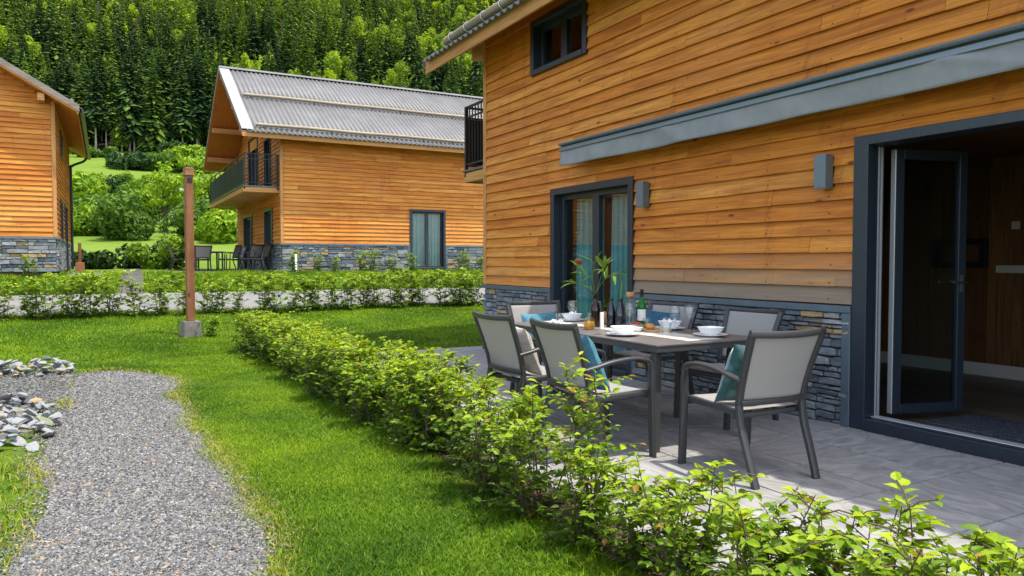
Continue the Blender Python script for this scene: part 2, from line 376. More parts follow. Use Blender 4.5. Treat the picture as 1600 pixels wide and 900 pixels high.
def tag(o, label=None, cat=None, group=None, kind=None):
    if label: o['label'] = label
    if cat: o['category'] = cat
    if group: o['group'] = group
    if kind: o['kind'] = kind
    return o
def thing(name, label, cat, loc=(0, 0, 0), rz=0., group=None):
    o = bpy.data.objects.new(name, None); COL.objects.link(o); o.location = loc; o.rotation_euler = (0, 0, rz)
    o.empty_display_size = .2
    return tag(o, label, cat, group)
def dup(root, loc, rz=0., label=None, group=None, scale=None):
    r = root.copy(); COL.objects.link(r); r.location = loc; r.rotation_euler = (0, 0, rz)
    if label: r['label'] = label
    if group: r['group'] = group
    if scale is not None: r.scale = scale if hasattr(scale, '__len__') else (scale,) * 3
    for ch in list(root.children):
        c = ch.copy(); COL.objects.link(c); c.parent = r
        for gch in list(ch.children):
            d = gch.copy(); COL.objects.link(d); d.parent = c
    return r

# ------------------------------------------------------------------ terrain
rng = np.random.default_rng(7)
TT = np.array([-200, 11.0, 14, 18.5, 24.6, 36, 46, 60, 90, 150, 226, 244, 300, 500, 760, 1200.])
TZ = np.array([-.02, -.02, .19, .52, .94, 1.0, 1.5, 2.3, 5.6, 14.8, 29.0, 33.0, 61, 170, 312, 560.])
def hgt(x, y):
    x = np.asarray(x, float); y = np.asarray(y, float)
    s = np.clip((y - 45) / 100, 0, 1); t = y + .17 * x * s
    z = np.interp(t, TT, TZ)
    und = np.sin(x * .031 + 1.3) * np.cos(y * .027) + .5 * np.sin(x * .083 + y * .05) + .35 * np.sin(y * .13 - x * .04)
    return z + und * np.clip((t - 60) / 120, 0, 1) * (1.2 + np.clip((t - 240) / 100, 0, 4))
ys = np.concatenate([np.array([-60, -30, -10]), np.arange(-4, 40, 1.), np.arange(40, 130, 3.), np.arange(130, 300, 7.), np.arange(300, 1150, 30.)])
xs = np.concatenate([np.arange(-900, -120, 60.), np.arange(-120, -20, 8.), np.arange(-20, 30, 2.), np.arange(30, 160, 8.), np.arange(160, 1200, 60.)])
X, Y = np.meshgrid(xs, ys, indexing='ij'); Z = hgt(X, Y); ny = len(ys)
mb = MB()
I, J = np.meshgrid(np.arange(len(xs) - 1), np.arange(ny - 1), indexing='ij'); b = (I * ny + J).ravel()
mb.add(np.stack([X.ravel(), Y.ravel(), Z.ravel()], 1), np.stack([b, b + ny, b + ny + 1, b + 1], 1), 'ground', .5, None, True)
tag(mb.build('terrain'), kind='structure')

def strip(name, pts_l, pts_r, mat, lift, kind='structure', thick=0.06):
    mb = MB(); L_ = np.array(pts_l, float); R_ = np.array(pts_r, float); n = len(L_)
    def zz(P): return np.column_stack([P, hgt(P[:, 0], P[:, 1]) + lift])
    A, B = zz(L_), zz(R_); m_ = 5
    rows = [A + (B - A) * k / m_ for k in range(m_ + 1)]
    for r in rows: r[:, 2] = hgt(r[:, 0], r[:, 1]) + lift
    V = np.concatenate(rows + [A - [0, 0, thick], B - [0, 0, thick]])
    F = [[k * n + i, (k + 1) * n + i, (k + 1) * n + i + 1, k * n + i + 1] for k in range(m_) for i in range(n - 1)]
    a0 = (m_ + 1) * n; b0 = a0 + n
    F += [[a0 + i, i, i + 1, a0 + i + 1] for i in range(n - 1)] + [[m_ * n + i, b0 + i, b0 + i + 1, m_ * n + i + 1] for i in range(n - 1)]
    mb.add(V, np.array(F), mat); return tag(mb.build(name), kind=kind)
xr = np.arange(-40, 40.1, 2.)
strip('road', [(x, 15.75 + .03 * math.sin(x)) for x in xr], [(x, 19.0 + .03 * math.cos(x * 1.3)) for x in xr], 'road_concrete', .03)
# paved branch between the two far chalets
yb = np.arange(19.0, 44, 1.)
strip('side_path', [(.25 + .03 * (y - 19), y) for y in yb], [(.78 + .03 * (y - 19), y) for y in yb], 'shaded_path', .025)
# near gravel path with a rounded far end and ragged edges
def ledge(y): return -.37 + .05 * math.sin(y * 1.7) + .03 * math.sin(y * 4.1 + 1) + (0 if y < 9.4 else .9 * (y - 9.4) ** 2 * .6)
def redge(y): return .60 + .05 * math.sin(y * 1.3 + 2) + .03 * math.sin(y * 3.7) - (0 if y < 8.9 else .35 * (y - 8.9) ** 2)
yp = np.arange(-3, 10.11, .15)
strip('gravel_path', [(ledge(y), y) for y in yp], [(max(redge(y), ledge(y) + .05), y) for y in yp], 'gravel_bed', .008, thick=.02)

# gravel stones : nobody could count them
def pebbles(n, xy, zf, smin, smax, rr):
    o = np.array([[1, 0, 0], [-1, 0, 0], [0, 1, 0], [0, -1, 0], [0, 0, 1], [0, 0, -1]], float)
    o = np.concatenate([o, np.array([[.6, .6, .5], [-.6, .6, -.45], [.6, -.6, -.4], [-.6, -.6, .45]])])[:6]
    f = np.array([[0, 2, 4], [2, 1, 4], [1, 3, 4], [3, 0, 4], [2, 0, 5], [1, 2, 5], [3, 1, 5], [0, 3, 5]])
    s = rr.uniform(smin, smax, (n, 1, 1)) * rr.uniform(.5, 1., (n, 1, 3)) * np.array([1, 1, .6])
    V = (o[None] + rr.normal(0, .28, (n, 6, 3))) * s
    a = rr.uniform(0, 2 * PI, n); ca, sa = np.cos(a)[:, None], np.sin(a)[:, None]
    tl = rr.normal(0, .35, (n, 1))
    x = V[:, :, 0] * ca - V[:, :, 1] * sa; y = V[:, :, 0] * sa + V[:, :, 1] * ca; z = V[:, :, 2] + x * tl
    P = np.stack([x + xy[:, :1], y + xy[:, 1:], z + (zf + s[:, 0, 2] * .3)[:, None]], 2)
    return P.reshape(-1, 3), (f[None] + 6 * np.arange(n)[:, None, None]).reshape(-1, 3)
def gravel_xy(n, y0, y1, x0, x1):
    y = rng.uniform(y0, y1, n); x = rng.uniform(x0, x1, n)
    ed = np.array([ledge(v) for v in y]), np.array([max(redge(v), ledge(v) + .05) for v in y])
    soft = rng.normal(0, .10, n)
    k = (x > ed[0] + soft) & (x < ed[1] - soft); return np.stack([x[k], y[k]], 1)
mb = MB()
for n, y0, y1, a, b_ in ((42000, 2.2, 4.6, .004, .013), (30000, 4.6, 7.2, .005, .014), (18000, 7.2, 10.3, .006, .016)):
    xy = gravel_xy(n, y0, y1, -.62, .95); V, F = pebbles(len(xy), xy, np.full(len(xy), -.012), a, b_, rng)
    mb.add(V, F, 'gravel_stone', np.repeat(rng.uniform(0, 1, len(xy)), 8))
tag(mb.build('gravel'), kind='stuff')
# bare dirt patch between the two rock heaps
mb = MB(); a = np.arange(28) / 28 * 2 * PI; rr_ = 1 + .12 * np.sin(3 * a) + .08 * np.sin(7 * a + 1)
mb.add(np.concatenate([[[-.95, 8.9, 0]], np.stack([-.95 + .72 * rr_ * np.cos(a), 8.6 + 2.2 * rr_ * np.sin(a), np.full(28, 0)], 1)]) + [0, 0, -.016], [[0, 1 + i, 1 + (i + 1) % 28] for i in range(28)], 'dirt')
tag(mb.build('bare_soil'), kind='structure')
n = 6500; xy = np.stack([rng.normal(-.85, .30, n), rng.normal(8.9, .95, n)], 1); V, F = pebbles(n, xy, np.full(n, -.012), .008, .024, rng)
mb = MB(); mb.add(V, F, 'gravel_stone', np.repeat(rng.uniform(0, .75, n), 8)); tag(mb.build('rubble_gravel'), kind='stuff')

# ------------------------------------------------------------------ near terrace: bedding and square slabs in one sheet
mb = MB(); box(mb, (2.22, -1.0, -.10), (5.15, 10.24, -.012), 'joint')
P = .59; x_e = [2.22, 2.72, 3.31, 3.90, 4.49, 5.08, 5.145]; y_e = [2.04 + P * k for k in range(-6, 15)]
for i in range(len(x_e) - 1):
    for j in range(len(y_e) - 1):
        g_ = .0055; z = rng.uniform(-.0015, .0015)
        x0, x1, y0, y1 = x_e[i] + g_, x_e[i + 1] - g_, y_e[j] + g_, min(y_e[j + 1], 10.24) - g_
        V = np.array([[x0, y0, -.011], [x1, y0, -.011], [x1, y1, -.011], [x0, y1, -.011], [x0 + .003, y0 + .003, z], [x1 - .003, y0 + .003, z], [x1 - .003, y1 - .003, z], [x0 + .003, y1 - .003, z]])
        o3 = rng.uniform(0, 30, 3); gc = V[:, [1, 0, 2]] if rng.random() < .75 else V[:, [0, 1, 2]]
        mb.add(V, BOXF[1:], 'patio_slab', rng.random(), gc + o3)
tag(mb.build('terrace'), kind='structure')

# ------------------------------------------------------------------ chalet builder (local frame: u along the ridge, v across, outside of long wall is -v)
SL = .60; ZE = 4.36; OV = .57; W = 9.1
def zb(v): return ZE + SL * (min(v, W - v) + OV)
def lw(s, d, z): return np.stack([s, -d, z], -1)            # long wall v = 0
def gw(s, d, z): return np.stack([-d, s, z], -1)            # gable u = 0
def gw2(L): return lambda s, d, z: np.stack([L + d, s, z], -1)
def lw2(s, d, z): return np.stack([s, W + d, z], -1)

def clad(mb, mp, length, z0, z1, holes, rr, rowh=.138, rng_fn=None, seg=.5, jit=.004, weather=None, inset=0., nails=False):
    nrow = int(round((z1 - z0) / rowh)); rh = (z1 - z0) / nrow
    for k in range(nrow):
        za = z0 + k * rh; zc = za + rh
        sA, sB = (inset, length - inset) if rng_fn is None else rng_fn(za + rh * .45)
        if sB - sA < .15: continue
        br = [sA]; s = sA + rr.uniform(.4, 3.5)
        while s < sB - .4: br.append(s); s += rr.uniform(1.6, 4.2)
        br.append(sB)
        for a, b_ in zip(br[:-1], br[1:]):
            if nails and not any(h0 - .05 < a < h1 + .05 for h0, h1, *_ in []):
                for sn in np.arange(math.ceil((a + .05) / .62) * .62, b_ - .04, .62):
                    if any(h0 - .02 < sn < h1 + .02 and hz0 - .02 < za + .03 < hz1 + .02 for h0, h1, hz0, hz1 in holes): continue
                    sn += rr.normal(0, .012); zn = za + .032 + rr.normal(0, .004); dn = .0346
                    mb.add(mp(np.array([sn - .006, sn + .006, sn + .006, sn - .006]), np.full(4, dn), np.array([zn - .005, zn - .005, zn + .005, zn + .005])), [[0, 1, 2, 3]], 'black_metal')
            cuts = sorted({a, b_, *[h for H in holes for h in H[:2] if a < h < b_]}); r = rr.random() ** 1.1; off = rr.uniform(0, 40, 3); dz = rr.normal(0, .002); dd = rr.uniform(0, .004)
            for p, q in zip(cuts[:-1], cuts[1:]):
                m_ = (p + q) / 2; lo, hi = za, zc + .004; skip = False
                for h0, h1, hz0, hz1 in holes:
                    if h0 < m_ < h1:
                        if hz0 <= lo + .02 and hz1 >= hi - .02: skip = True
                        elif lo < hz1 < hi and hz0 < lo: lo = hz1
                        elif lo < hz0 < hi: hi = hz0
                        elif hz0 < lo and hz1 > hi: skip = True
                if skip or hi - lo < .015: continue
                n = max(2, int((q - p) / seg) + 1); S = np.linspace(p + (.0015 if p == a else 0), q - (.0015 if q == b_ else 0), n)
                zl = lo + (dz + rr.normal(0, jit, n) if lo == za else np.zeros(n)); zl[0] = zl[1]; top = np.full(n, hi)
                f = lambda d, z: mp(S, np.full(n, d) if np.isscalar(d) else d, z)
                wob = .035 + dd + rr.normal(0, .0008, n)
                rows = [f(.004, zl), f(wob, zl), f(wob - .001, zl + .010), f(.007 + dd * .5, top)]
                gz = [np.stack([S, np.full(n, lo + e - zl.min() * 0), np.zeros(n)], 1) + off for e in (-.01, 0, .01, rh)]
                V = np.concatenate(rows); F = [[q_ * n + i, q_ * n + i + 1, (q_ + 1) * n + i + 1, (q_ + 1) * n + i] for q_ in range(3) for i in range(n - 1)]
                F += [[0, n, 2 * n, 3 * n], [n - 1, 4 * n - 1, 3 * n - 1, 2 * n - 1]]
                mb.add(V, F, 'larch', r, np.concatenate(gz), False, weather(m_, za) if weather else 0.)

def stones(mb, mp, s0, s1, z0, z1, holes, rr, hmin=.04, hmax=.10, wmin=.09, wmax=.34):
    spans = []; cuts = sorted({s0, s1, *[h for H in holes for h in H[:2] if s0 < h < s1]})
    for a, b_ in zip(cuts[:-1], cuts[1:]):
        if not any(H[0] < (a + b_) / 2 < H[1] and H[2] < z0 + .1 for H in holes): spans.append((a, b_))
    for a, b_ in spans:
        n = 2; f = lambda s, d, z: mp(np.array(s, float), np.array(d, float), np.array(z, float))
        mb.add(f([a, b_, b_, a], [.003] * 4, [z0, z0, z1, z1]), [[0, 1, 2, 3]], 'mortar')
        # bands about 0.3 m high, split into panels, each panel into two to five courses of its own
        z = z0
        while z < z1 - .02:
            bh = min(rr.uniform(.2, .34), z1 - z)
            if z1 - (z + bh) < .1: bh = z1 - z
            s = a
            while s < b_ - .01:
                pw = min(rr.uniform(.4, .95), b_ - s)
                if b_ - (s + pw) < .2: pw = b_ - s
                nc = max(2, int(round(bh / rr.uniform(hmin + .015, hmax)))); hs = rr.uniform(.6, 1.5, nc); hs *= bh / hs.sum(); zz = z
                for h in hs:
                    t = s
                    while t < s + pw - .005:
                        w_ = min(rr.uniform(wmin, wmax) * (.6 + 6 * h), s + pw - t)
                        if s + pw - (t + w_) < .06: w_ = s + pw - t
                        pr_ = rr.uniform(.022, .06); e = .0035; j = lambda k=.006: rr.normal(0, k)
                        ts = np.array([t + e, t + w_ / 3 + j(.015), t + 2 * w_ / 3 + j(.015), t + w_ - e])
                        lo = zz + e * .6 + np.abs(rr.normal(0, .05 * h, 4)); hi = zz + h - e * .6 - np.abs(rr.normal(0, .05 * h, 4)); hi[[0, 3]] -= rr.uniform(0, .13, 2) * h; lo[[0, 3]] += rr.uniform(0, .07, 2) * h
                        s8 = np.concatenate([ts, ts[::-1]]); z8 = np.concatenate([lo, hi[::-1]])
                        cs, cz = t + w_ / 2, zz + h / 2
                        s8i = cs + (s8 - cs) * (1 - .018 / max(w_, .05)); z8i = cz + (z8 - cz) * (1 - .014 / h)
                        d8 = pr_ + rr.normal(0, .004, 8)
                        V = np.concatenate([f(s8, np.full(8, .003), z8), f(s8, d8 * .75, z8), f(s8i, d8, z8i)])
                        F = [[q_ * 8 + i, q_ * 8 + (i + 1) % 8, (q_ + 1) * 8 + (i + 1) % 8, (q_ + 1) * 8 + i] for q_ in range(2) for i in range(8)] + [[16, 17, 22, 23], [17, 18, 21, 22], [18, 19, 20, 21]]
                        mb.add(V, F, 'ledge_stone', rr.random(), V + rr.uniform(0, 20, 3)); t += w_
                    zz += h
                s += pw
            z += bh

def core(mb, mp, pts_fn, length, z0, z1, holes, mat='core', depth=.24):
    ss = sorted({0, length, *[h for H in holes for h in H[:2]]}); zs = sorted({z0, z1, *[h for H in holes for h in H[2:] if z0 < h < z1]})
    f = lambda s, d, z: mp(np.array(s, float), np.array(d, float), np.array(z, float))
    for a, b_ in zip(ss[:-1], ss[1:]):
        for c, d in zip(zs[:-1], zs[1:]):
            if any(H[0] <= a and b_ <= H[1] and H[2] <= c and d <= H[3] for H in holes): continue
            for dep in (0, -depth): mb.add(f([a, b_, b_, a], [dep] * 4, [c, c, d, d]), [[0, 1, 2, 3]], mat if dep == 0 else 'plaster')
    for h0, h1, c, d in holes:
        for q in (([h0, h0, h0, h0], [c, c, d, d]), ([h1] * 4, [c, c, d, d])): mb.add(f(q[0], [0, -depth, -depth, 0], q[1]), [[0, 1, 2, 3]], 'frame_metal')
        for zz in (c, d): mb.add(f([h0, h1, h1, h0], [0, 0, -depth, -depth], [zz] * 4), [[0, 1, 2, 3]], 'frame_metal')

def wbox(mb, mp, s0, s1, d0, d1, z0, z1, mat, rnd=.5):
    S = np.array([s0, s1, s1, s0] * 2, float); D = np.array([d0, d0, d1, d1] * 2, float); Z_ = np.array([z0] * 4 + [z1] * 4, float)
    long_z = (z1 - z0) > (s1 - s0)
    gc = np.stack([Z_, S, D], 1) if long_z else np.stack([S, Z_, D], 1)
    mb.add(mp(S, D, Z_), BOXF, mat, rnd, gc + rnd * 9)

def opening(root, mp, H, name, leaves=2, curtain=True, fw=.085, proud=.055, sill=True, recess=.09, drape=(0., 1.)):
    s0, s1, z0, z1 = H; mb = MB()
    wbox(mb, mp, s0, s0 + fw, -.14, proud, z0, z1, 'frame_metal'); wbox(mb, mp, s1 - fw, s1, -.14, proud, z0, z1, 'frame_metal')
    wbox(mb, mp, s0 + fw, s1 - fw, -.14, proud, z1 - fw, z1, 'frame_metal'); wbox(mb, mp, s0 + fw, s1 - fw, -.14, proud + .012, z0, z0 + fw * .8, 'frame_metal')
    fr = bev(mb.build(name, root), .004, 1)
    a, b_ = s0 + fw, s1 - fw; w = (b_ - a) / leaves; sw = .065; zz0, zz1 = z0 + fw * .8, z1 - fw
    for k in range(leaves):
        p, q = a + k * w, a + (k + 1) * w; m2 = MB(); e = .002
        wbox(m2, mp, p + e, p + sw, -.12, -recess + .03, zz0 + e, zz1 - e, 'frame_metal'); wbox(m2, mp, q - sw, q - e, -.12, -recess + .03, zz0 + e, zz1 - e, 'frame_metal')
        wbox(m2, mp, p + sw, q - sw, -.12, -recess + .03, zz1 - sw, zz1 - e, 'frame_metal'); wbox(m2, mp, p + sw, q - sw, -.12, -recess + .03, zz0 + e, zz0 + sw, 'frame_metal')
        bev(m2.build('sash', fr), .003, 1)
        m3 = MB(); wbox(m3, mp, p + sw - .005, q - sw + .005, -.105, -.097, zz0 + sw - .005, zz1 - sw + .005, 'pane'); m3.build('pane', fr)
        if curtain:
            m4 = MB(); n = 90; sc = np.linspace(p + drape[0] * w + .01, p + drape[1] * w - .01, n); dd = -.20 + .042 * np.sin(sc * 44 + 1.2 * np.sin(sc * 11)) + .02 * np.sin(sc * 97)
            V = np.concatenate([mp(sc, dd, np.full(n, zz0 + .02)), mp(sc, dd * .3 + -.20 * .7, np.full(n, zz1))]); m4.add(V, np.array([[i, i + 1, n + i + 1, n + i] for i in range(n - 1)]), 'curtain', .5, None, True)
            m4.build('curtain', fr)
    return fr
def niche(mb, mp, H, depth=2.2):
    s0, s1, z0, z1 = H; s0 -= .5; s1 += .5; z1 += .15; d0, d1 = -.245, -depth
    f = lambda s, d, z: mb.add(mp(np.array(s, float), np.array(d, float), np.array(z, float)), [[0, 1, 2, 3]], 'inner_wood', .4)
    f([s0, s1, s1, s0], [d1] * 4, [z0, z0, z1, z1]); f([s0] * 4, [d0, d1, d1, d0], [z0, z0, z1, z1]); f([s1] * 4, [d0, d1, d1, d0], [z0, z0, z1, z1])
    f([s0, s1, s1, s0], [d0, d0, d1, d1], [z0] * 4); f([s0, s1, s1, s0], [d0, d0, d1, d1], [z1] * 4)

def roof(root, L, u0, u1, snow=True, verge=True, log=False):
    # deck: two sloping wooden slabs meeting at the ridge
    mb = MB(); T = .13; vr = W / 2
    for sgn in (0, 1):
        nb = 44; ue = np.linspace(u0, u1, nb + 1)
        f = (lambda u, v, z: [u, v, z]) if not sgn else (lambda u, v, z: [u, W - v, z])
        ve = -OV; z_e, z_r = zb(ve), zb(vr)
        V = np.array([f(u0, ve, z_e), f(u1, ve, z_e), f(u1, vr, z_r), f(u0, vr, z_r), f(u0, ve, z_e + T), f(u1, ve, z_e + T), f(u1, vr, z_r + T), f(u0, vr, z_r + T)])
        mb.add(V, BOXF, 'larch_soffit', .5, V[:, [1, 0, 2]])
        for k in range(1, 12):   # grooves between the soffit boards
            t = k / 12; v_ = ve + (vr - ve) * t; z_ = zb(v_)
            mb.add([f(u0 + .01, v_ - .003, z_ - .0025), f(u1 - .01, v_ - .003, z_ - .0025), f(u1 - .01, v_ + .003, z_ + .001), f(u0 + .01, v_ + .003, z_ + .001)], [[0, 1, 2, 3]], 'core')
    mb.build('soffit', root)
    for s_ in (0, 1):
        mb = MB(); va, vb_ = (-OV - .035, -OV - .002) if not s_ else (W + OV + .002, W + OV + .035)
        V0 = (u0, va, zb(-OV) - .05); V1 = (u1, vb_, zb(-OV) + T + .005); box(mb, V0, V1, 'larch_trim', .4 + .2 * s_, 0)
        bev(mb.build('fascia', root), .004, 1)
    # corrugated sheets
    mb = MB(); pitch = .165; amp = .024; vs = .13; n = int((u1 - u0 - 2 * vs) / pitch * 8); U = np.linspace(u0 + vs, u1 - vs, n); h = amp * np.cos(U / pitch * 2 * PI)
    nx, nz = -SL / math.hypot(1, SL), 1 / math.hypot(1, SL)
    for s_ in (0, 1):
        rows = []
        for v_, off_ in ((-OV - .10, .045), (vr * .45, .045), (vr * .45, .046), (vr - .03, .045)):
            vv = v_ + nx * (h + off_); z_ = zb(v_) + T + nz * (h + off_) if v_ >= -OV else ZE + SL * (v_ + OV) + T + nz * (h + off_)
            rows.append(np.stack([U, vv if not s_ else W - vv, z_], 1))
        V = np.concatenate(rows); mb.add(V, np.array([[k * n + i, k * n + i + 1, (k + 1) * n + i + 1, (k + 1) * n + i] for k in (0, 2) for i in range(n - 1)]), 'roof_sheet', .5, None, True)
    so = mb.build('roof_sheet', root); sm_ = so.modifiers.new('thickness', 'SOLIDIFY'); sm_.thickness = .006
    mb = MB()   # ridge cap: folded strip
    zr = zb(vr) + T
    for s_ in (-1, 1):
        V = [[u0, vr, zr + .13], [u1, vr, zr + .13], [u1, vr + s_ * .16, zr + .13 - .16 * SL], [u0, vr + s_ * .16, zr + .13 - .16 * SL], [u0, vr, zr + .122], [u1, vr, zr + .122], [u1, vr + s_ * .16, zr + .116 - .16 * SL], [u0, vr + s_ * .16, zr + .116 - .16 * SL]]
        mb.add(V, BOXF, 'roof_sheet')
    mb.build('ridge_cap', root)
    for ua, ub in ((u0 - .012, u0 + .34), (u1 - .34, u1 + .012)):   # flat verge flashing
        mb = MB()
        for s_ in (0, 1):
            f = (lambda v: v) if not s_ else (lambda v: W - v)
            o_ = T + .085; V = []
            for uu in (ua, ub):
                for v_ in (-OV - .06, vr - .01):
                    z_ = ZE + SL * (v_ + OV); V += [[uu, f(v_), z_ + o_], [uu, f(v_), z_ + o_ + .012]]
            V = np.array(V)[[0, 4, 6, 2, 1, 5, 7, 3]]; mb.add(V, BOXF, 'flash_metal')
            side = ua if ua < 0 else ub; k = -.004 if ua < 0 else .004
            V = [[side + k, f(-OV - .06), ZE - .036 + .05], [side + k, f(vr), zb(vr) + .05], [side + k, f(vr), zb(vr) + o_ + .01], [side + k, f(-OV - .06), ZE - .036 + o_ + .01]]
            V = V + [[a_ + 3 * -k, b2, c_] for a_, b2, c_ in V]; mb.add(V, BOXF, 'verge_wood', .5, np.array(V)[:, [1, 2, 0]])
        mb.build('verge_flashing', root)
    if snow:
        for v_ in (-.36, 2.0):
            mb = MB(); z_ = zb(v_) if v_ >= -OV else 0; r_ = .055 if not log else .065
            p = np.array([[u, v_ + nx * .15, z_ + T + nz * .15 + .006 * math.sin(u * 1.9)] for u in np.linspace(u0 + .45, u1 - .35, 26)])
            sweep(mb, p, circ(r_, 9), 'grey_wood', (0, 0, 1))
            if log:
                for u in np.arange(u0 + .7, u1, .55):
                    aa = np.linspace(0, 2 * PI, 12); tube(mb, [[u + .012 * math.cos(a_), v_ + nx * .15 + (r_ + .008) * math.cos(a_), z_ + T + nz * .15 + (r_ + .008) * math.sin(a_)] for a_ in aa], .007, 'steel', 5)
            sg = mb.build('snow_log', root)
            mb = MB()
            for u in np.arange(u0 + .7, u1 - .3, 1.1): box(mb, (u - .015, v_ - .02 + nx * .1, z_ + T + .03), (u + .015, v_ + .02 + nx * .1, z_ + T + .14), 'black_metal')
            mb.build('bracket', sg)
    for v_ in (W / 2, 1.9, W - 1.9, .26, W - .26):
        for ua, ub in ((u0 + .06, .05), (L - .05, u1 - .06)):
            mb = MB(); z_ = zb(v_); box(mb, (ua, v_ - .08, z_ - .25), (ub, v_ + .08, z_ - (.004 + .08 * SL)), 'larch_trim', .6); bev(mb.build('purlin', root), .006, 1)

def balcony(root, va, vb_, depth):
    mb = MB(); zs, zt = 2.66, 2.85
    box(mb, (-depth + .03, va + .03, zs), (-.03, vb_ - .03, zt - .035), 'larch_trim', .7, 1)
    for v0, v1 in ((va, va + .03), (vb_ - .03, vb_)): box(mb, (-depth, v0, zs - .02), (-.03, v1, zt - .06), 'larch_trim', .5, 0)
    box(mb, (-depth, va + .03, zs - .02), (-depth + .03, vb_ - .03, zt - .06), 'larch_trim', .3, 1)
    fl = mb.build('balcony_floor', root)
    mb = MB(); box(mb, (-depth - .02, va - .02, zt - .034), (-.03, vb_ + .02, zt), 'cap_metal'); mb.build('edge_trim', fl)
    mb = MB(); zr = zt + 1.06; mt = 'black_metal'
    for u, v in ((-depth + .02, va), (-depth + .02, vb_ - .05), (-.09, va), (-.09, vb_ - .05)): box(mb, (u, v, zt - .12), (u + .05, v + .05, zr), mt)
    for v in (va + .005, vb_ - .045):
        box(mb, (-depth + .07, v, zr - .03), (-.09, v + .04, zr + .001), mt); box(mb, (-depth + .07, v + .008, zr - .20), (-.09, v + .032, zr - .175), mt); box(mb, (-depth + .07, v + .008, zt + .08), (-.09, v + .032, zt + .105), mt)
        for u in np.arange(-depth + .16, -.1, .11): box(mb, (u, v + .012, zt + .105), (u + .016, v + .028, zr - .03), mt)
    u = -depth + .02
    box(mb, (u + .005, va + .05, zr - .03), (u + .045, vb_ - .05, zr + .001), mt); box(mb, (u + .012, va + .05, zr - .20), (u + .038, vb_ - .05, zr - .175), mt); box(mb, (u + .012, va + .05, zt + .06), (u + .038, vb_ - .05, zt + .085), mt)
    n = 6; st = (vb_ - va) / n
    for k in range(1, n): box(mb, (u + .006, va + k * st - .02, zt + .085), (u + .044, va + k * st + .02, zr - .03), mt)
    rl = mb.build('railing', root)
    for k in range(n):
        m2 = MB(); box(m2, (u + .018, va + .06 + k * st - (.0 if k == 0 else .03), zt + .09), (u + .030, va + (k + 1) * st - .025, zr - .205), 'black_panel'); m2.build('panel', rl)

def chalet(label, loc, rz, L, long_holes, gable_holes, u0, u1, seed, seg, jit, balc=None, weather=None, log=False, stone_kw={}):
    rr = np.random.default_rng(seed)
    root = thing('wooden_chalet', label, 'house', loc, rz, 'timber holiday chalets')
    ZC = .955; zw = zb(0)
    mb = MB(); core(mb, lw, None, L, -.3, zw, long_holes); f = lambda P_: mb.add(P_, [list(range(len(P_)))], 'larch', .3, np.array(P_)[:, [1, 2, 0]])
    for uu in (0, L):
        hs = gable_holes if uu == 0 else []
        core(mb, gw if uu == 0 else gw2(L), None, W, -.3, zw, hs); f([[uu, 0, zw], [uu, W, zw], [uu, W / 2, zb(W / 2)]])
    core(mb, lw2, None, L, -.3, zw, [])
    mb.build('wall', root)
    mb = MB(); rj = rr
    clad(mb, lw, L, ZC + .012, zw - .01, long_holes, rj, seg=seg, jit=jit, weather=weather, inset=.07, nails=weather is not None)
    def gspan(z): 
        if z <= zw: return (.07, W - .07)
        d = (z - zw) / SL; return (d + .02, W - d - .02)
    clad(mb, gw, W, ZC + .012, zb(W / 2) - .05, gable_holes, rj, rng_fn=gspan, seg=seg, jit=jit)
    if u0 > -1.0 or True:
        clad(mb, gw2(L), W, ZC + .012, zb(W / 2) - .05, [], rj, rng_fn=gspan, seg=2, jit=jit); clad(mb, lw2, L, ZC + .012, zw - .01, [], rj, seg=2, jit=jit, inset=.07)
    mb.build('cladding', root)
    for (u, v) in ((0, 0), (0, W), (L, 0), (L, W)):
        mb = MB(); du = -.034 if u == 0 else -.066; dv = -.034 if v == 0 else -.066
        box(mb, (u + du, v + dv, ZC + .01), (u + du + .10, v + dv + .10, zw - .01 if v == 0 else zw - .01), 'larch_trim', rr.random(), 2); bev(mb.build('corner_post', root), .004, 1)
    mb = MB(); stones(mb, lw, -.0, L, 0, ZC - .055, long_holes, rr, **stone_kw); stones(mb, gw, 0, W, 0, ZC - .055, gable_holes, rr, **stone_kw)
    stones(mb, gw2(L), 0, W, 0, ZC - .055, [], rr, .1, .16, .3, .6); stones(mb, lw2, 0, L, 0, ZC - .055, [], rr, .1, .16, .3, .6)
    mb.build('stone_plinth', root)
    mb = MB()
    def capstrip(mp, length, holes, e0, e1):
        cuts = sorted({-e0, length + e1, *[h for H in holes if H[2] < .5 for h in H[:2]]})
        for a, b_ in zip(cuts[:-1], cuts[1:]):
            if any(H[0] < (a + b_) / 2 < H[1] and H[2] < .5 for H in holes): continue
            wbox(mb, mp, a, b_, .0, .062, ZC - .055, ZC, 'cap_metal')
            for e, hit in ((a, any(abs(H[1] - a) < 1e-6 for H in holes)), (b_, any(abs(H[0] - b_) < 1e-6 for H in holes))):
                if hit: wbox(mb, mp, e if e == a else e - .075, e + .075 if e == a else e, 0, .056, 0, ZC - .056, 'cap_metal')
    capstrip(lw, L, long_holes, .062, .062); capstrip(gw, W, gable_holes, -.001, -.001); capstrip(gw2(L), W, [], -.001, -.001); capstrip(lw2, L, [], .062, .062)
    bev(mb.build('plinth_cap', root), .003, 1)
    roof(root, L, u0, u1, True, True, log)
    if balc: balcony(root, *balc)
    return root

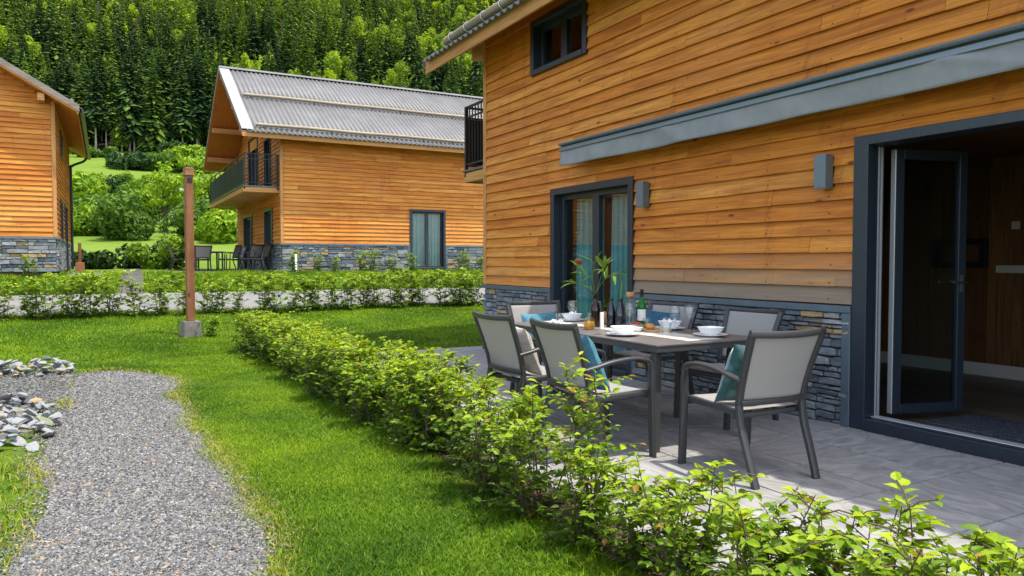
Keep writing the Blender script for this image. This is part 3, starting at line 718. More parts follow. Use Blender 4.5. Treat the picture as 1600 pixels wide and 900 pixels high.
# ------------------------------------------------------------------ the three chalets
Y0 = 10.2
WIN = (1.44, 2.76, 3.82, 4.55); GDOOR = (1.96, 3.68, 0., 2.25); BIF = (6.42, 9.2, 0., 2.27)
def weath(s, z):
    return max(0., 1.0 - abs(z - .967) * 2.0) * (1.0 if 3.6 < s < 6.5 else .30)
h1 = chalet('large larch-clad chalet with awning, stone plinth and terrace beside it', (5.15, Y0, 0), -PI / 2, 9.7, [WIN, GDOOR, BIF], [], -.95, 10.6, 11, .45, .0012, (.19, W - .2, 1.2), weath, True, dict(hmin=.028, hmax=.072, wmin=.06, wmax=.26))
mb = MB(); niche(mb, lw, GDOOR); niche(mb, lw, WIN, 1.5); mb.build('interior_lining', h1)
opening(h1, lw, GDOOR, 'glazed_door', drape=(.22, 1.))
opening(h1, lw, WIN, 'window', drape=(.55, 1.), fw=.08)
# ground floor room behind the folding door
R0, R1, VB, ZF, ZC2 = 4.3, 9.55, 3.33, .05, 2.42
rr = np.random.default_rng(3)
mb = MB(); bw = lambda s, d, z: np.stack([s, VB - d, z], -1)
s = R0
while s < R1 - .02:
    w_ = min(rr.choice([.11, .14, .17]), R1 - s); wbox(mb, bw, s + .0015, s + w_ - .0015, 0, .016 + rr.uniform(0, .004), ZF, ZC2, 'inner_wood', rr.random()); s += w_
iw = mb.build('interior_wall', h1)
mb = MB(); wbox(mb, bw, R0, R1, .022, .036, ZF, ZF + .14, 'skirt_paint'); bev(mb.build('skirting', iw), .003, 1)
mb = MB(); q = lambda P_, m_: mb.add(P_, [[0, 1, 2, 3]], m_)
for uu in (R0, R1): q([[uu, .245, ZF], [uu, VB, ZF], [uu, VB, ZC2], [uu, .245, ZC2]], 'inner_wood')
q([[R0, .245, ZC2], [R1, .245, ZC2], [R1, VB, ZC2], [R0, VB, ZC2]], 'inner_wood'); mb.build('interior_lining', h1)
mb = MB(); v = .30
while v < VB - .02:
    w_ = min(.18, VB - v); u = R0
    while u < R1 - .01:
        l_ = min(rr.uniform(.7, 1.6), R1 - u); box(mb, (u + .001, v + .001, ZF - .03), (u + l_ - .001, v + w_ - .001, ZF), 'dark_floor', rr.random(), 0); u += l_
    v += w_
mb.build('interior_floor', h1)
mb = MB(); box(mb, (BIF[0], -.02, -.02), (BIF[1], .30, .018), 'frame_metal'); mb.build('threshold', h1)
# folding door: fixed frame, pale hinge profile, one open leaf
mb = MB(); a, b_ = BIF[0], BIF[1]
wbox(mb, lw, a, a + .125, -.05, .042, 0, 2.27, 'frame_metal'); wbox(mb, lw, b_ - .095, b_, -.16, .045, 0, 2.27, 'frame_metal')
wbox(mb, lw, a + .125, b_ - .095, -.16, .041, 2.195, 2.27, 'frame_metal'); wbox(mb, lw, a + .125, b_ - .095, -.16, .055, 0, .095, 'frame_metal')
wbox(mb, lw, a + .097, b_ - .097, -.13, -.04, .095, .102, 'frame_edge')
df = bev(mb.build('door_frame', h1), .004, 1)
mb = MB()
for dd, wd_, mt, ex in ((-.0505, .03, 'frame_metal', .0), (-.081, .014, 'frame_edge', .004), (-.0955, .018, 'frame_metal', -.004), (-.114, .022, 'frame_edge', .003), (-.1365, .022, 'frame_metal', -.006)): wbox(mb, lw, a + .06, a + .126 + ex, dd - wd_, dd, .10, 2.19, mt)
mb.build('hinge_profile', df)
hinge = Vector((6.572, .235, 0)); ang = math.atan2(.86 - .235, 6.755 - 6.572)
Mx = Matrix.Translation(hinge) @ Matrix.Rotation(ang, 4, 'Z'); Wd, za, zc, th = .655, .11, 2.175, .055
mb = MB()
box(mb, (0, -th / 2, za), (.075, th / 2, zc), 'frame_metal', M=Mx); box(mb, (Wd - .07, -th / 2, za), (Wd, th / 2, zc), 'frame_metal', M=Mx)
box(mb, (.075, -th / 2, zc - .075), (Wd - .07, th / 2, zc), 'frame_metal', M=Mx); box(mb, (.075, -th / 2, za), (Wd - .07, th / 2, za + .075), 'frame_metal', M=Mx)
box(mb, (-.006, -.026, za), (-.0005, .026, zc), 'frame_edge', M=Mx)
leaf = bev(mb.build('door_leaf', h1), .004, 1)
mb = MB(); box(mb, (.07, -.006, za + .07), (Wd - .065, .006, zc - .07), 'door_glass', M=Mx); mb.build('glass', leaf)
mb = MB()
for sgn in (-1, 1):
    box(mb, (Wd - .05, sgn * .0285 - .004, 1.06), (Wd - .02, sgn * .0285 + .004, 1.20), 'steel', M=Mx)
    tube(mb, [list(Mx @ Vector(p)) for p in ((Wd - .035, sgn * .03, 1.14), (Wd - .035, sgn * .07, 1.14), (Wd - .06, sgn * .078, 1.14), (Wd - .155, sgn * .078, 1.14))], .009, 'steel', 8)
box(mb, (Wd, -.012, 1.10), (Wd + .004, .012, 1.19), 'white_plastic', M=Mx)
mb.build('handle', leaf)
# things fixed to the inner wall
mb = MB(); box(mb, (0, -.0425, -.0425), (.010, .0425, .0425), 'white_plastic'); box(mb, (-.004, -.028, -.03), (0, .028, .03), 'white_plastic')
tag(bev(mb.build('light_switch', None, (8.450, 4.30, 1.69)), .003, 2), 'square white light switch on the wooden room wall', 'light switch')
mb = MB(); box(mb, (0, -.24, -.04), (.012, .24, .04), 'white_plastic')
for k in (-.12, -.04, .04, .12):
    a_ = np.arange(16) / 16 * 2 * PI; mb.add(np.stack([np.full(16, -.0015), k * 1.3 + .022 * np.cos(a_), .022 * np.sin(a_)], 1), [list(range(16))], 'skirt_paint')
tag(bev(mb.build('socket_strip', None, (8.448, 4.25, 1.225)), .003, 2), 'long white socket strip on the wooden room wall', 'socket strip')
mb = MB()
for a_, b2 in (((0, -.30, -.16), (.07, .30, -.10)), ((0, -.30, .10), (.07, .30, .16)), ((0, -.30, -.10), (.07, -.24, .10)), ((0, .18, -.10), (.07, .30, .10))): box(mb, a_, b2, 'black_metal')
tag(bev(mb.build('wall_shelf', None, (8.391, 4.87, 1.40)), .004, 1), 'black open box shelf on the wooden room wall', 'shelf')
mb = MB(); box(mb, (-.31, -.72, 0), (.31, .72, .014), 'mat_fibre')
tag(bev(mb.build('doormat', None, (5.86, 2.72, .051)), .005, 2), 'dark blue-grey doormat just inside the open folding door', 'doormat')

h2 = chalet('far larch-clad chalet seen from its long side with corrugated roof', (5.13, 25.2, .965), 0, 9.6, [(4.50, 5.90, .08, 2.25)], [(1.3, 2.85, .02, 2.23), (5.3, 7.4, .02, 2.23), (1.5, 2.7, 2.87, 4.75), (4.0, 6.0, 2.87, 5.2)], -1.3, 10.5, 12, .8, .0015, (.2, W - .2, 1.17), None, False, dict(hmin=.05, hmax=.13, wmin=.14, wmax=.44))
mb = MB()
for H in ((4.50, 5.90, .08, 2.25),): niche(mb, lw, H, 1.5)
for H in ((1.3, 2.85, .02, 2.23), (5.3, 7.4, .02, 2.23), (1.5, 2.7, 2.87, 4.75), (4.0, 6.0, 2.87, 5.2)): niche(mb, gw, H, 1.4)
mb.build('interior_lining', h2)
opening(h2, lw, (4.50, 5.90, .08, 2.25), 'glazed_door')
for H in ((1.3, 2.85, .02, 2.23), (5.3, 7.4, .02, 2.23), (1.5, 2.7, 2.87, 4.75), (4.0, 6.0, 2.87, 5.2)): opening(h2, gw, H, 'glazed_door', drape=(.5, 1.))
h3 = chalet('larch-clad chalet with its plain gable end facing the lawn', (-1.19, 24.0, 1.03), PI / 2, 9.0, [(1.9, 3.0, .9, 2.15), (4.6, 6.2, .08, 2.2), (2.6, 3.6, 3.5, 4.3)], [], -.50, 10.0, 13, .8, .002, None, None, False, dict(hmin=.05, hmax=.12, wmin=.14, wmax=.44))
mb = MB()
for H in ((1.9, 3.0, .9, 2.15), (4.6, 6.2, .08, 2.2), (2.6, 3.6, 3.5, 4.3)): niche(mb, lw, H, 1.4); opening(h3, lw, H, 'window' if H[2] > .5 else 'glazed_door')
mb.build('interior_lining', h3)
mb = MB(); tube(mb, spline([(8.7, -.62, 4.25), (8.7, -.5, 4.1), (8.7, -.12, 3.9), (8.7, -.09, 3.6), (8.7, -.09, 0)], 4), .045, 'frame_metal', 10); mb.build('downpipe', h3)
mb = MB(); sweep(mb, [[u, -OV - .11, ZE + .03] for u in np.linspace(-.48, 9.98, 4)], [(-.06, .04), (-.06, -.02), (-.03, -.055), (.03, -.055), (.06, -.02), (.06, .04), (.05, .04), (.05, -.015), (.025, -.045), (-.025, -.045), (-.05, -.015), (-.05, .04)], 'frame_metal', smooth=False); mb.build('gutter', h3)

# ------------------------------------------------------------------ awning and wall lamps on the near chalet
aw = thing('awning', 'rolled-in grey awning with hanging valance above the terrace', 'awning', (5.0, 4.2, 2.7))
ya, yb_ = -3.3, 3.52
mb = MB(); prof = [(-.10, .057), (.06, .057), (.085, .04), (.085, -.03), (-.06, -.03), (-.085, -.022), (-.085, .004), (-.055, .008), (-.055, .016), (-.10, .024), (-.115, .04)]
sweep(mb, [[0, y, 0] for y in (ya, yb_)], [(p, q) for p, q in prof], 'awning_metal', smooth=False); bev(mb.build('cassette', aw), .003, 2)
mb = MB(); box(mb, (-.115, ya, -.047), (-.075, yb_ - .02, -.024), 'awning_metal'); bev(mb.build('front_rail', aw), .005, 2)
def val(u, w):
    y = ya + .05 + u * (yb_ - ya - .09); k = .35 + w
    d = (.010 * math.sin(y * 2.3) + .006 * math.sin(y * 5.1 + 1 + w) + .004 * math.sin(y * 9 + w * 3)) * k + .018 * math.exp(-((y + 1.25 + .6 * w) / .12) ** 2) + .01 * math.exp(-((y - 1.6 + .3 * w) / .1) ** 2)
    return (-.097 - d, y, -.045 - w * (.185 + .006 * math.sin(y * 1.1) + .003 * math.sin(y * 4)))
mb = MB(); patch(mb, val, 160, 9, 'awning_cloth'); vo = mb.build('valance', aw); so = vo.modifiers.new('thickness', 'SOLIDIFY'); so.thickness = .003
for y in (.83, -1.3):
    mb = MB(); box(mb, (-.02, y - .02, .058), (.125, y + .02, .072), 'black_metal'); box(mb, (.085, y - .045, -.02), (.128, y + .045, .09), 'black_metal'); bev(mb.build('bracket', aw), .003, 1)
def wall_lamp(y, label):
    t = thing('wall_lamp', label, 'wall lamp', (5.123, y, 2.025), 0, 'box lamps on the chalet wall')
    mb = MB(); box(mb, (-.012, -.05, -.12), (0.02, .05, .12), 'black_metal'); mb.build('back_plate', t)
    mb = MB(); box(mb, (-.105, -.055, -.135), (-.0125, .055, .135), 'lamp_metal'); bev(mb.build('body', t), .003, 2)
    mb = MB()
    for z in (-.137, .1352): box(mb, (-.09, -.04, z), (-.03, .04, z + .0018), 'white_plastic')
    mb.build('lens', t)
wall_lamp(4.02, 'grey box wall lamp beside the open folding door'); wall_lamp(6.30, 'grey box wall lamp beside the curtained glass door')

# ------------------------------------------------------------------ terrace furniture
def make_chair(label, loc, rz, group):
    t = thing('garden_chair', label, 'chair', loc, rz, group); mt = 'chair_metal'
    for sx in (-1, 1):
        mb = MB(); sweep(mb, spline([(.272 * sx, .275, 0), (.272 * sx, .262, .3), (.272 * sx, .255, .575)], 4), rrect(.030, .050), mt, (1, 0, 0)); mb.build('leg', t)
        mb = MB(); sweep(mb, spline([(.240 * sx, -.345, 0), (.246 * sx, -.30, .14), (.250 * sx, -.235, .33), (.252 * sx, -.215, .46)], 5), rrect(.030, .046), mt, (1, 0, 0)); mb.build('leg', t)
        mb = MB(); sweep(mb, spline([(.272 * sx, .255, .576), (.272 * sx, .250, .622), (.273 * sx, .215, .652), (.276 * sx, .10, .668), (.278 * sx, -.06, .655), (.274 * sx, -.18, .628), (.272 * sx, -.262, .612)], 6), rrect(.026, .046, .010), mt, (1, 0, 0)); mb.build('armrest', t)
    mb = MB()
    for sx in (-1, 1): sweep(mb, spline([(.252 * sx, -.215, .462), (.254 * sx, -.232, .56), (.263 * sx, -.275, .70), (.272 * sx, -.315, .81), (.280 * sx, -.345, .892)], 6), rrect(.030, .042), mt, (1, 0, 0))
    sweep(mb, [(x, -.345 - .035 * (1 - (x / .28) ** 2), .893 - .010 * (1 - (x / .28) ** 2)) for x in np.linspace(-.292, .292, 15)], rrect(.030, .042, .010), mt, (0, 0, 1))
    sweep(mb, [(x, -.222 - .025 * (1 - (x / .25) ** 2), .475) for x in np.linspace(-.245, .245, 9)], rrect(.026, .036), mt, (0, 0, 1)); mb.build('back_frame', t)
    mb = MB()
    for sx in (-1, 1): sweep(mb, spline([(.236 * sx, .262, .425), (.238 * sx, .05, .420), (.240 * sx, -.215, .412)], 4), rrect(.026, .040), mt, (0, 0, 1))
    for y, z in ((.262, .420), (-.18, .408)): sweep(mb, [(x, y, z - .015) for x in (-.262, 0, .262)], rrect(.030, .034), mt, (0, 0, 1))
    mb.build('seat_frame', t)
    mb = MB(); patch(mb, lambda u, w: ((u - .5) * .462, .268 - .47 * w, .448 - .022 * w - .022 * math.sin(PI * u) * math.sin(PI * w) - (.02 if w < .03 else 0)), 13, 13, 'sling')
    o = mb.build('seat', t); so = o.modifiers.new('thickness', 'SOLIDIFY'); so.thickness = .004
    def bk(u, w):
        x = (u - .5) * 2; hw = .243 + .026 * w; z = .475 + .405 * w
        yb3 = np.interp(z, [.462, .56, .70, .81, .892], [-.215, -.232, -.275, -.315, -.345]); return (x * hw, yb3 - (.026 + .006 * w) * (1 - x * x), z)
    mb = MB(); patch(mb, bk, 15, 13, 'sling'); o = mb.build('backrest', t); so = o.modifiers.new('thickness', 'SOLIDIFY'); so.thickness = .003
    return t
GC = 'garden chairs around the dining table'
c0 = make_chair('grey sling garden chair at the near head of the table, back to the viewer', (3.50, 3.33, 0), rad(-3), GC)
CH = [c0]
for lab, loc, rz in (('grey sling garden chair holding the blue cushion on the hedge side of the table', (2.92, 4.12, 0), rad(-92)),
                     ('grey sling garden chair holding the beige cushion on the hedge side of the table', (2.92, 5.02, 0), rad(-88)),
                     ('grey sling garden chair at the far head of the table, its back toward the lawn', (3.72, 6.02, 0), rad(176)),
                     ('grey sling garden chair by the stone plinth holding the dark blue cushion', (4.52, 5.50, 0), rad(100)),
                     ('grey sling garden chair by the stone plinth with no cushion, nearest the folding door', (4.46, 4.47, 0), rad(93))):
    CH.append(dup(c0, loc, rz, lab))

def pillow(name, label, mat, s, th, loc, rot):
    mb = MB(); n = 22; a = np.linspace(-1, 1, n); U, V_ = np.meshgrid(a, a, indexing='ij')
    hgt_ = (np.clip(1 - np.abs(U) ** 2.6, 0, 1) * np.clip(1 - np.abs(V_) ** 2.6, 0, 1)) ** .55
    pin = 1 - .07 * (1 - np.abs(U) ** 2) * (np.abs(V_) ** 3); pin2 = 1 - .07 * (1 - np.abs(V_) ** 2) * (np.abs(U) ** 3)
    X_ = U * s / 2 * pin2; Z_ = V_ * s / 2 * pin; wr = .006 * np.sin(U * 7 + V_ * 3) + .005 * np.sin(V_ * 9 - U * 4)
    idx = np.arange(n * n).reshape(n, n); F = np.stack([idx[:-1, :-1], idx[1:, :-1], idx[1:, 1:], idx[:-1, 1:]], -1).reshape(-1, 4)
    for sg in (1, -1): mb.add(np.stack([X_.ravel(), (sg * hgt_ * (th / 2 + wr)).ravel(), Z_.ravel()], 1), F, mat, .5, None, True)
    o = mb.build(name, None, loc); o.rotation_euler = rot; return tag(o, label, 'cushion')
def on_chair(ch, p): return ch.matrix_basis @ Vector(p)
def cushion(k, name, label, mat, s=.42, tilt=20, yaw=0, x=0, y=-.12, roll=0):
    ch = CH[k]; Mz = Matrix.Translation(ch.location) @ Matrix.Rotation(ch.rotation_euler.z, 4, 'Z')
    Mr = Mz @ Matrix.Translation((x, y, .432 + s / 2 * math.cos(rad(tilt)) + .005)) @ Matrix.Rotation(rad(yaw), 4, 'Z') @ Matrix.Rotation(rad(tilt), 4, 'X') @ Matrix.Rotation(rad(roll), 4, 'Y')
    pillow(name, label, mat, s, .15, Mr.to_translation(), Mr.to_euler())
cushion(0, 'velvet_cushion', 'mottled teal velvet cushion on the chair nearest the viewer', 'cushion_teal', .40, 22, 0, -.06, -.09, 3)
cushion(1, 'blue_cushion', 'sky blue cushion leaning on a chair on the hedge side', 'cushion_blue', .42, 24, 0, 0, -.11, -4)
cushion(2, 'beige_cushion', 'beige patterned cushion slumped on the chair on the hedge side', 'cushion_beige', .42, 26, 0, 0, -.10, 5)
cushion(3, 'teal_cushion', 'pale teal cushion on the chair at the far head of the table', 'cushion_blue', .40, 22, 0, .02, -.11, 2)
cushion(4, 'navy_cushion', 'dark navy blue cushion on the chair by the stone plinth', 'cushion_navy', .42, 20, 0, 0, -.11, -2)

def make_table(label, loc, rz, lx, ly, mat='table_top', nb=None):
    t = thing('dining_table', label, 'table', loc, rz)
    mb = MB(); n = 4
    for k in range(n): box(mb, (-lx / 2, -ly / 2 + k * ly / n + .0015, .735), (lx / 2, -ly / 2 + (k + 1) * ly / n - .0015, .748), mat)
    bev(mb.build('tabletop', t), .002, 1)
    mb = MB(); e = .006
    for s_ in (-1, 1):
        box(mb, (s_ * (lx / 2 - e) - (.03 if s_ > 0 else 0), -ly / 2 + e, .695), (s_ * (lx / 2 - e) + (.03 if s_ < 0 else 0), ly / 2 - e, .7345), 'table_metal')
        box(mb, (-lx / 2 + .036, s_ * (ly / 2 - e) - (.03 if s_ > 0 else 0), .695), (lx / 2 - .036, s_ * (ly / 2 - e) + (.03 if s_ < 0 else 0), .7345), 'table_metal')
    bev(mb.build('apron', t), .003, 1)
    for sx in (-1, 1):
        for sy in (-1, 1):
            mb = MB(); x, y = sx * (lx / 2 - .075), sy * (ly / 2 - .10); sweep(mb, [(x, y, 0), (x, y, .35), (x, y, .6945)], rrect(.062, .05, .008), 'table_metal', (0, 1, 0), [.86, .93, 1]); mb.build('leg', t)
    return t
TX, TY = 3.70, 4.88
table = make_table('long grey garden dining table laid for a meal on the terrace', (TX, TY, 0), 0, 1.0, 2.12)
ZT = .7485

# ------------------------------------------------------------------ laid table
def lobj(name, prof, mat, loc, label, cat, group=None, n=28, sq=None, parent=None):
    mb = MB(); lathe(mb, prof, mat, n, sq=sq); o = mb.build(name, parent, loc)
    return tag(o, label, cat, group) if label else o
plate_p = [(0, .004), (.065, .004), (.075, .002), (.08, .004), (.105, .014), (.125, .019), (.1255, .0215), (.104, .018), (.078, .0085), (0, .0075)]
bowl_p = [(0, .002), (.04, 0), (.045, .003), (.06, .018), (.078, .046), (.086, .062), (.0875, .0625), (.086, .060), (.076, .044), (.056, .018), (.03, .008), (0, .007)]
GP, GB = 'white plates on the dining table', 'white bowls on the dining table'
def setting(x, y, lab, bowl=True, dz=0):
    lobj('plate', plate_p, 'porcelain', (x, y, ZT + dz), 'round white plate under the bowl ' + lab if bowl else 'round white plate ' + lab, 'plate', GP)
    if bowl: lobj('bowl', bowl_p, 'porcelain', (x + .004, y, ZT + dz + .0085), 'white bowl on a plate ' + lab, 'bowl', GB, sq=3.2)
setting(3.39, 4.44, 'in front of the blue-cushion chair'); setting(3.92, 4.08, 'at the near end of the table beside the knife')
setting(4.03, 4.66, 'on the plinth side behind the tumblers'); setting(3.40, 5.38, 'in front of the beige-cushion chair', False); setting(3.80, 5.76, 'at the far end by the upright wine glass')
def napkin(loc, rz, label, mat='napkin', s=.10):
    mb = MB(); ph = rng.uniform(0, 6, 4)
    def f(u, w):
        a_ = (u - .5) * 2; b3 = (w - .5) * 2; z = .038 * (1 - .5 * abs(a_)) + .012 * math.sin(5 * a_ + ph[0] + b3) + .010 * math.sin(6 * b3 + ph[1]); return (a_ * s * .55 + .01 * math.sin(4 * b3), b3 * s * .45, max(z, .003))
    patch(mb, f, 14, 14, mat); o = mb.build('napkin', None, loc); o.rotation_euler.z = rz; so = o.modifiers.new('thickness', 'SOLIDIFY'); so.thickness = .002
    return tag(o, label, 'napkin', 'folded cloth napkins on the table')
napkin((4.03, 4.66, ZT + .035), .5, 'folded grey napkin in the bowl on the plinth side'); napkin((3.80, 5.76, ZT + .038), 1.2, 'folded white napkin in the bowl at the far end')
napkin((3.40, 5.38, ZT + .010), 2.0, 'folded white napkin on the plate without a bowl', 'paper')
wine_p = [(0, .004), (.012, .006), (.034, .002), (.036, .003), (.034, .005), (.012, .009), (.0045, .016), (.004, .06), (.0042, .088), (.010, .096), (.028, .108), (.042, .135), (.0435, .155), (.040, .185), (.0345, .210), (.0335, .2105), (.039, .185), (.0425, .155), (.041, .136), (.027, .110), (.008, .099), (0, .0985)]
small_wine = [(r * .84, z * .84) for r, z in wine_p]
tum_p = [(0, .001), (.030, .001), (.032, .003), (.036, .05), (.040, .092), (.0388, .0925), (.0345, .05), (.030, .012), (0, .011)]
GW, GT = 'wine glasses on the dining table', 'water tumblers on the dining table'
for x, y, pr_, lab in ((3.86, 4.40, wine_p, 'large empty wine glass behind the near tumbler'), (3.90, 5.92, small_wine, 'wine glass standing at the far end of the table'), (3.78, 4.86, wine_p, 'wine glass just before the green wine bottle'), (4.10, 4.50, wine_p, 'wine glass behind the near plate on the plinth side'), (3.62, 5.46, wine_p, 'wine glass left of the oil bottle'), (3.76, 5.30, wine_p, 'wine glass behind the brown bottle vase')):
    lobj('wine_glass', pr_, 'clear_glass', (x, y, ZT), lab, 'wine glass', GW)
for x, y, s_, lab in ((3.63, 4.24, 1.0, 'short clear tumbler near the table corner'), (3.74, 4.36, 1.0, 'clear tumbler just behind the near tumbler'), (4.10, 4.80, .95, 'clear tumbler by the plinth-side bowl'), (3.58, 5.62, .95, 'clear tumbler by the far plate'), (3.96, 4.86, .9, 'clear tumbler beside the bread board')):
    lobj('tumbler', [(r * s_, z * s_) for r, z in tum_p], 'clear_glass', (x, y, ZT), lab, 'tumbler', GT, 20)
# bottles
wb = thing('wine_bottle', 'green wine bottle with black capsule and white label', 'bottle', (4.00, 4.98, ZT))
lobj('glass_body', [(0, .012), (.02, .004), (.035, .001), (.0375, .006), (.0375, .175), (.034, .200), (.020, .232), (.0150, .250), (.0140, .262)], 'green_glass', None, None, None, parent=wb)
lobj('capsule', [(.0145, .252), (.0150, .262), (.0148, .308), (.0155, .309), (.0155, .320), (.0130, .322), (0, .322)], 'bottle_foil', None, None, None, parent=wb)
mb = MB(); aa = np.linspace(rad(165), rad(300), 16); mb.add(np.concatenate([np.stack([.0381 * np.cos(aa), .0381 * np.sin(aa), np.full(16, z)], 1) for z in (.055, .150)]), np.array([[i, i + 1, 17 + i, 16 + i] for i in range(15)]), 'paper', .5, None, True); mb.build('label', wb)
ca = thing('water_carafe', 'clear glass carafe closed with a cork', 'carafe', (4.00, 5.14, ZT))
lobj('glass_body', [(0, .004), (.045, .002), (.050, .008), (.050, .15), (.046, .175), (.032, .205), (.026, .225), (.026, .245), (.0285, .250), (.024, .250), (.0235, .225), (.029, .205), (.043, .174), (.0465, .15), (.0465, .012), (0, .010)], 'clear_glass', None, None, None, parent=ca)
lobj('cork', [(.0225, .238), (.0230, .2505), (.034, .251), (.0345, .258), (.0345, .288), (.033, .291), (0, .291)], 'cork', None, None, None, parent=ca)
lobj('water', [(0, .0125), (.0455, .0125), (.0455, .11), (0, .11)], 'water', None, None, None, parent=ca)
nv = thing('bottle_vase', 'dark navy vase of three joined bottles with one green stem', 'vase', (3.78, 5.03, ZT))
for k, (dx, dy) in enumerate(((-.035, .04), (.04, .0), (-.01, -.05))):
    lobj('bottle', [(0, .001), (.036, .001), (.040, .006), (.040, .105), (.034, .150), (.020, .195), (.0135, .215), (.0135, .235), (.0155, .238), (.0155, .246), (.0115, .247), (.0105, .21), (0, .20)], 'navy_glass', (dx, dy, 0), None, None, parent=nv, n=20)
mb = MB(); tube(mb, spline([(.0, -.03, .10), (.005, -.035, .22), (.012, -.04, .34), (.03, -.03, .40)], 5), .006, 'leaf_vase', 8, .75, None); mb.build('stem', nv)
ob = thing('oil_bottle', 'squat square bottle half full of golden oil', 'bottle', (3.46, 4.98, ZT))
lobj('glass_body', [(0, .001), (.034, .001), (.037, .004), (.037, .075), (.033, .088), (.016, .102), (.0125, .112), (.0125, .128), (.015, .130), (.015, .138), (.011, .138), (.0105, .11), (.030, .086), (.034, .074), (.034, .006), (0, .005)], 'clear_glass', None, None, None, parent=ob, sq=8)
lobj('oil', [(0, .0055), (.0333, .0055), (.0333, .068), (0, .068)], 'oil', None, None, None, parent=ob, sq=8)
bv = thing('flower_bottle', 'brown bottle holding green leafy stems and a round tan flower head', 'vase', (3.62, 5.12, ZT))
lobj('glass_body', [(0, .002), (.036, .001), (.040, .006), (.040, .155), (.035, .185), (.020, .215), (.0155, .235), (.0155, .285), (.0185, .287), (.0185, .298), (.0145, .298), (.0135, .235), (.018, .213), (.032, .184), (.037, .155), (.037, .008), (0, .007)], 'brown_glass', None, None, None, parent=bv)
mb = MB()
stems_ = [[(0, 0, .05), (-.02, .02, .28), (-.07, .07, .42), (-.105, .10, .53)], [(0, 0, .05), (.01, 0, .28), (.05, -.05, .40), (.12, -.12, .46)], [(0, 0, .05), (-.01, 0, .28), (-.03, .0, .42), (-.02, -.01, .55)], [(0, 0, .05), (0, .01, .28), (-.08, .09, .36), (-.15, .15, .37)], [(0, 0, .05), (0, -.01, .28), (.04, -.02, .42), (.06, -.05, .52)]]
for P_ in stems_: tube(mb, spline(P_, 5), .0035, 'leaf_vase', 6, .15)
mb.build('stem', bv)
def leaf_arrays(P, A, N, L_, W_, fold=.22, curl=.18):
    A = A / (np.linalg.norm(A, axis=1)[:, None] + 1e-9); S = np.cross(A, N); S /= np.linalg.norm(S, axis=1)[:, None] + 1e-9; N = np.cross(S, A)
    L_ = L_[:, None]; W_ = W_[:, None]
    def pt(t, s, h): return P + A * L_ * t + S * W_ * s + N * (h * W_ - curl * L_ * t * t)
    V = np.stack([pt(0, 0, 0), pt(.38, 0, 0), pt(.72, 0, 0), pt(1, 0, 0), pt(.30, .5, fold), pt(.66, .40, fold), pt(.30, -.5, fold), pt(.66, -.40, fold)], 1)
    return V.reshape(-1, 3)
LF4 = np.array([[1, 2, 5, 4], [2, 1, 6, 7]]); LF3 = np.array([[0, 1, 4], [2, 3, 5], [1, 0, 6], [3, 2, 7]])
def leaves(mb, P, A, N, L_, W_, mat, rnd, fold=.22, curl=.18):
    n = len(P); V = leaf_arrays(P, A, N, L_, W_, fold, curl); k = 8 * np.arange(n)[:, None, None]; b = mb.nv
    mb.add(V, (LF4[None] + k).reshape(-1, 4), mat, np.repeat(rnd, 2), None, False)
    F3 = (LF3[None] + k).reshape(-1, 3) + b; mb.f.append((F3, mat, np.repeat(rnd, 4), False, np.zeros(len(F3))))
mb = MB(); r7 = np.random.default_rng(21); Pl, Al = [], []
for P_ in stems_:
    S_ = spline(P_, 8)
    for k in range(17, len(S_), 1):
        if r7.random() < .75: Pl.append(S_[k]); d = S_[k] - S_[k - 1]; d /= np.linalg.norm(d); Al.append(d * .6 + r7.normal(0, .6, 3) + [0, 0, .1])
Pl, Al = np.array(Pl), np.array(Al); leaves(mb, Pl, Al, np.tile([0, 0, 1.], (len(Pl), 1)) + r7.normal(0, .3, (len(Pl), 3)), r7.uniform(.09, .17, len(Pl)), r7.uniform(.028, .044, len(Pl)), 'leaf_vase', r7.random(len(Pl)), .15, .35); mb.build('foliage', bv)
mb = MB(); n = 240; k = np.arange(n); ph = np.arccos(1 - 1.7 * (k + .5) / n); th_ = k * 2.39996; D = np.stack([np.sin(ph) * np.cos(th_), np.sin(ph) * np.sin(th_), np.cos(ph)], 1)
leaves(mb, D * .018 + [-.11, .105, .545], D + [0, 0, .25], np.tile([0, 0, 1.], (n, 1)) + .1, np.full(n, .022), np.full(n, .010), 'flower', r7.random(n)); mb.build('flower_head', bv)
mb = MB(); box(mb, (-.032, -.006, 0), (.032, .006, .135), 'paper'); o = bev(mb.build('menu_card', None, (3.60, 5.00, ZT)), .002, 1); o.rotation_euler.z = .6; tag(o, 'upright cream card leaning by the brown bottle', 'card')
lobj('wooden_ball_vase', [(0, .002), (.03, .001), (.052, .03), (.058, .06), (.05, .092), (.03, .108), (.018, .112), (.016, .118), (.012, .117), (.012, .10), (0, .095)], 'ball_wood', (3.84, 5.30, ZT), 'round reddish-brown ball vase behind the brown bottle', 'vase')
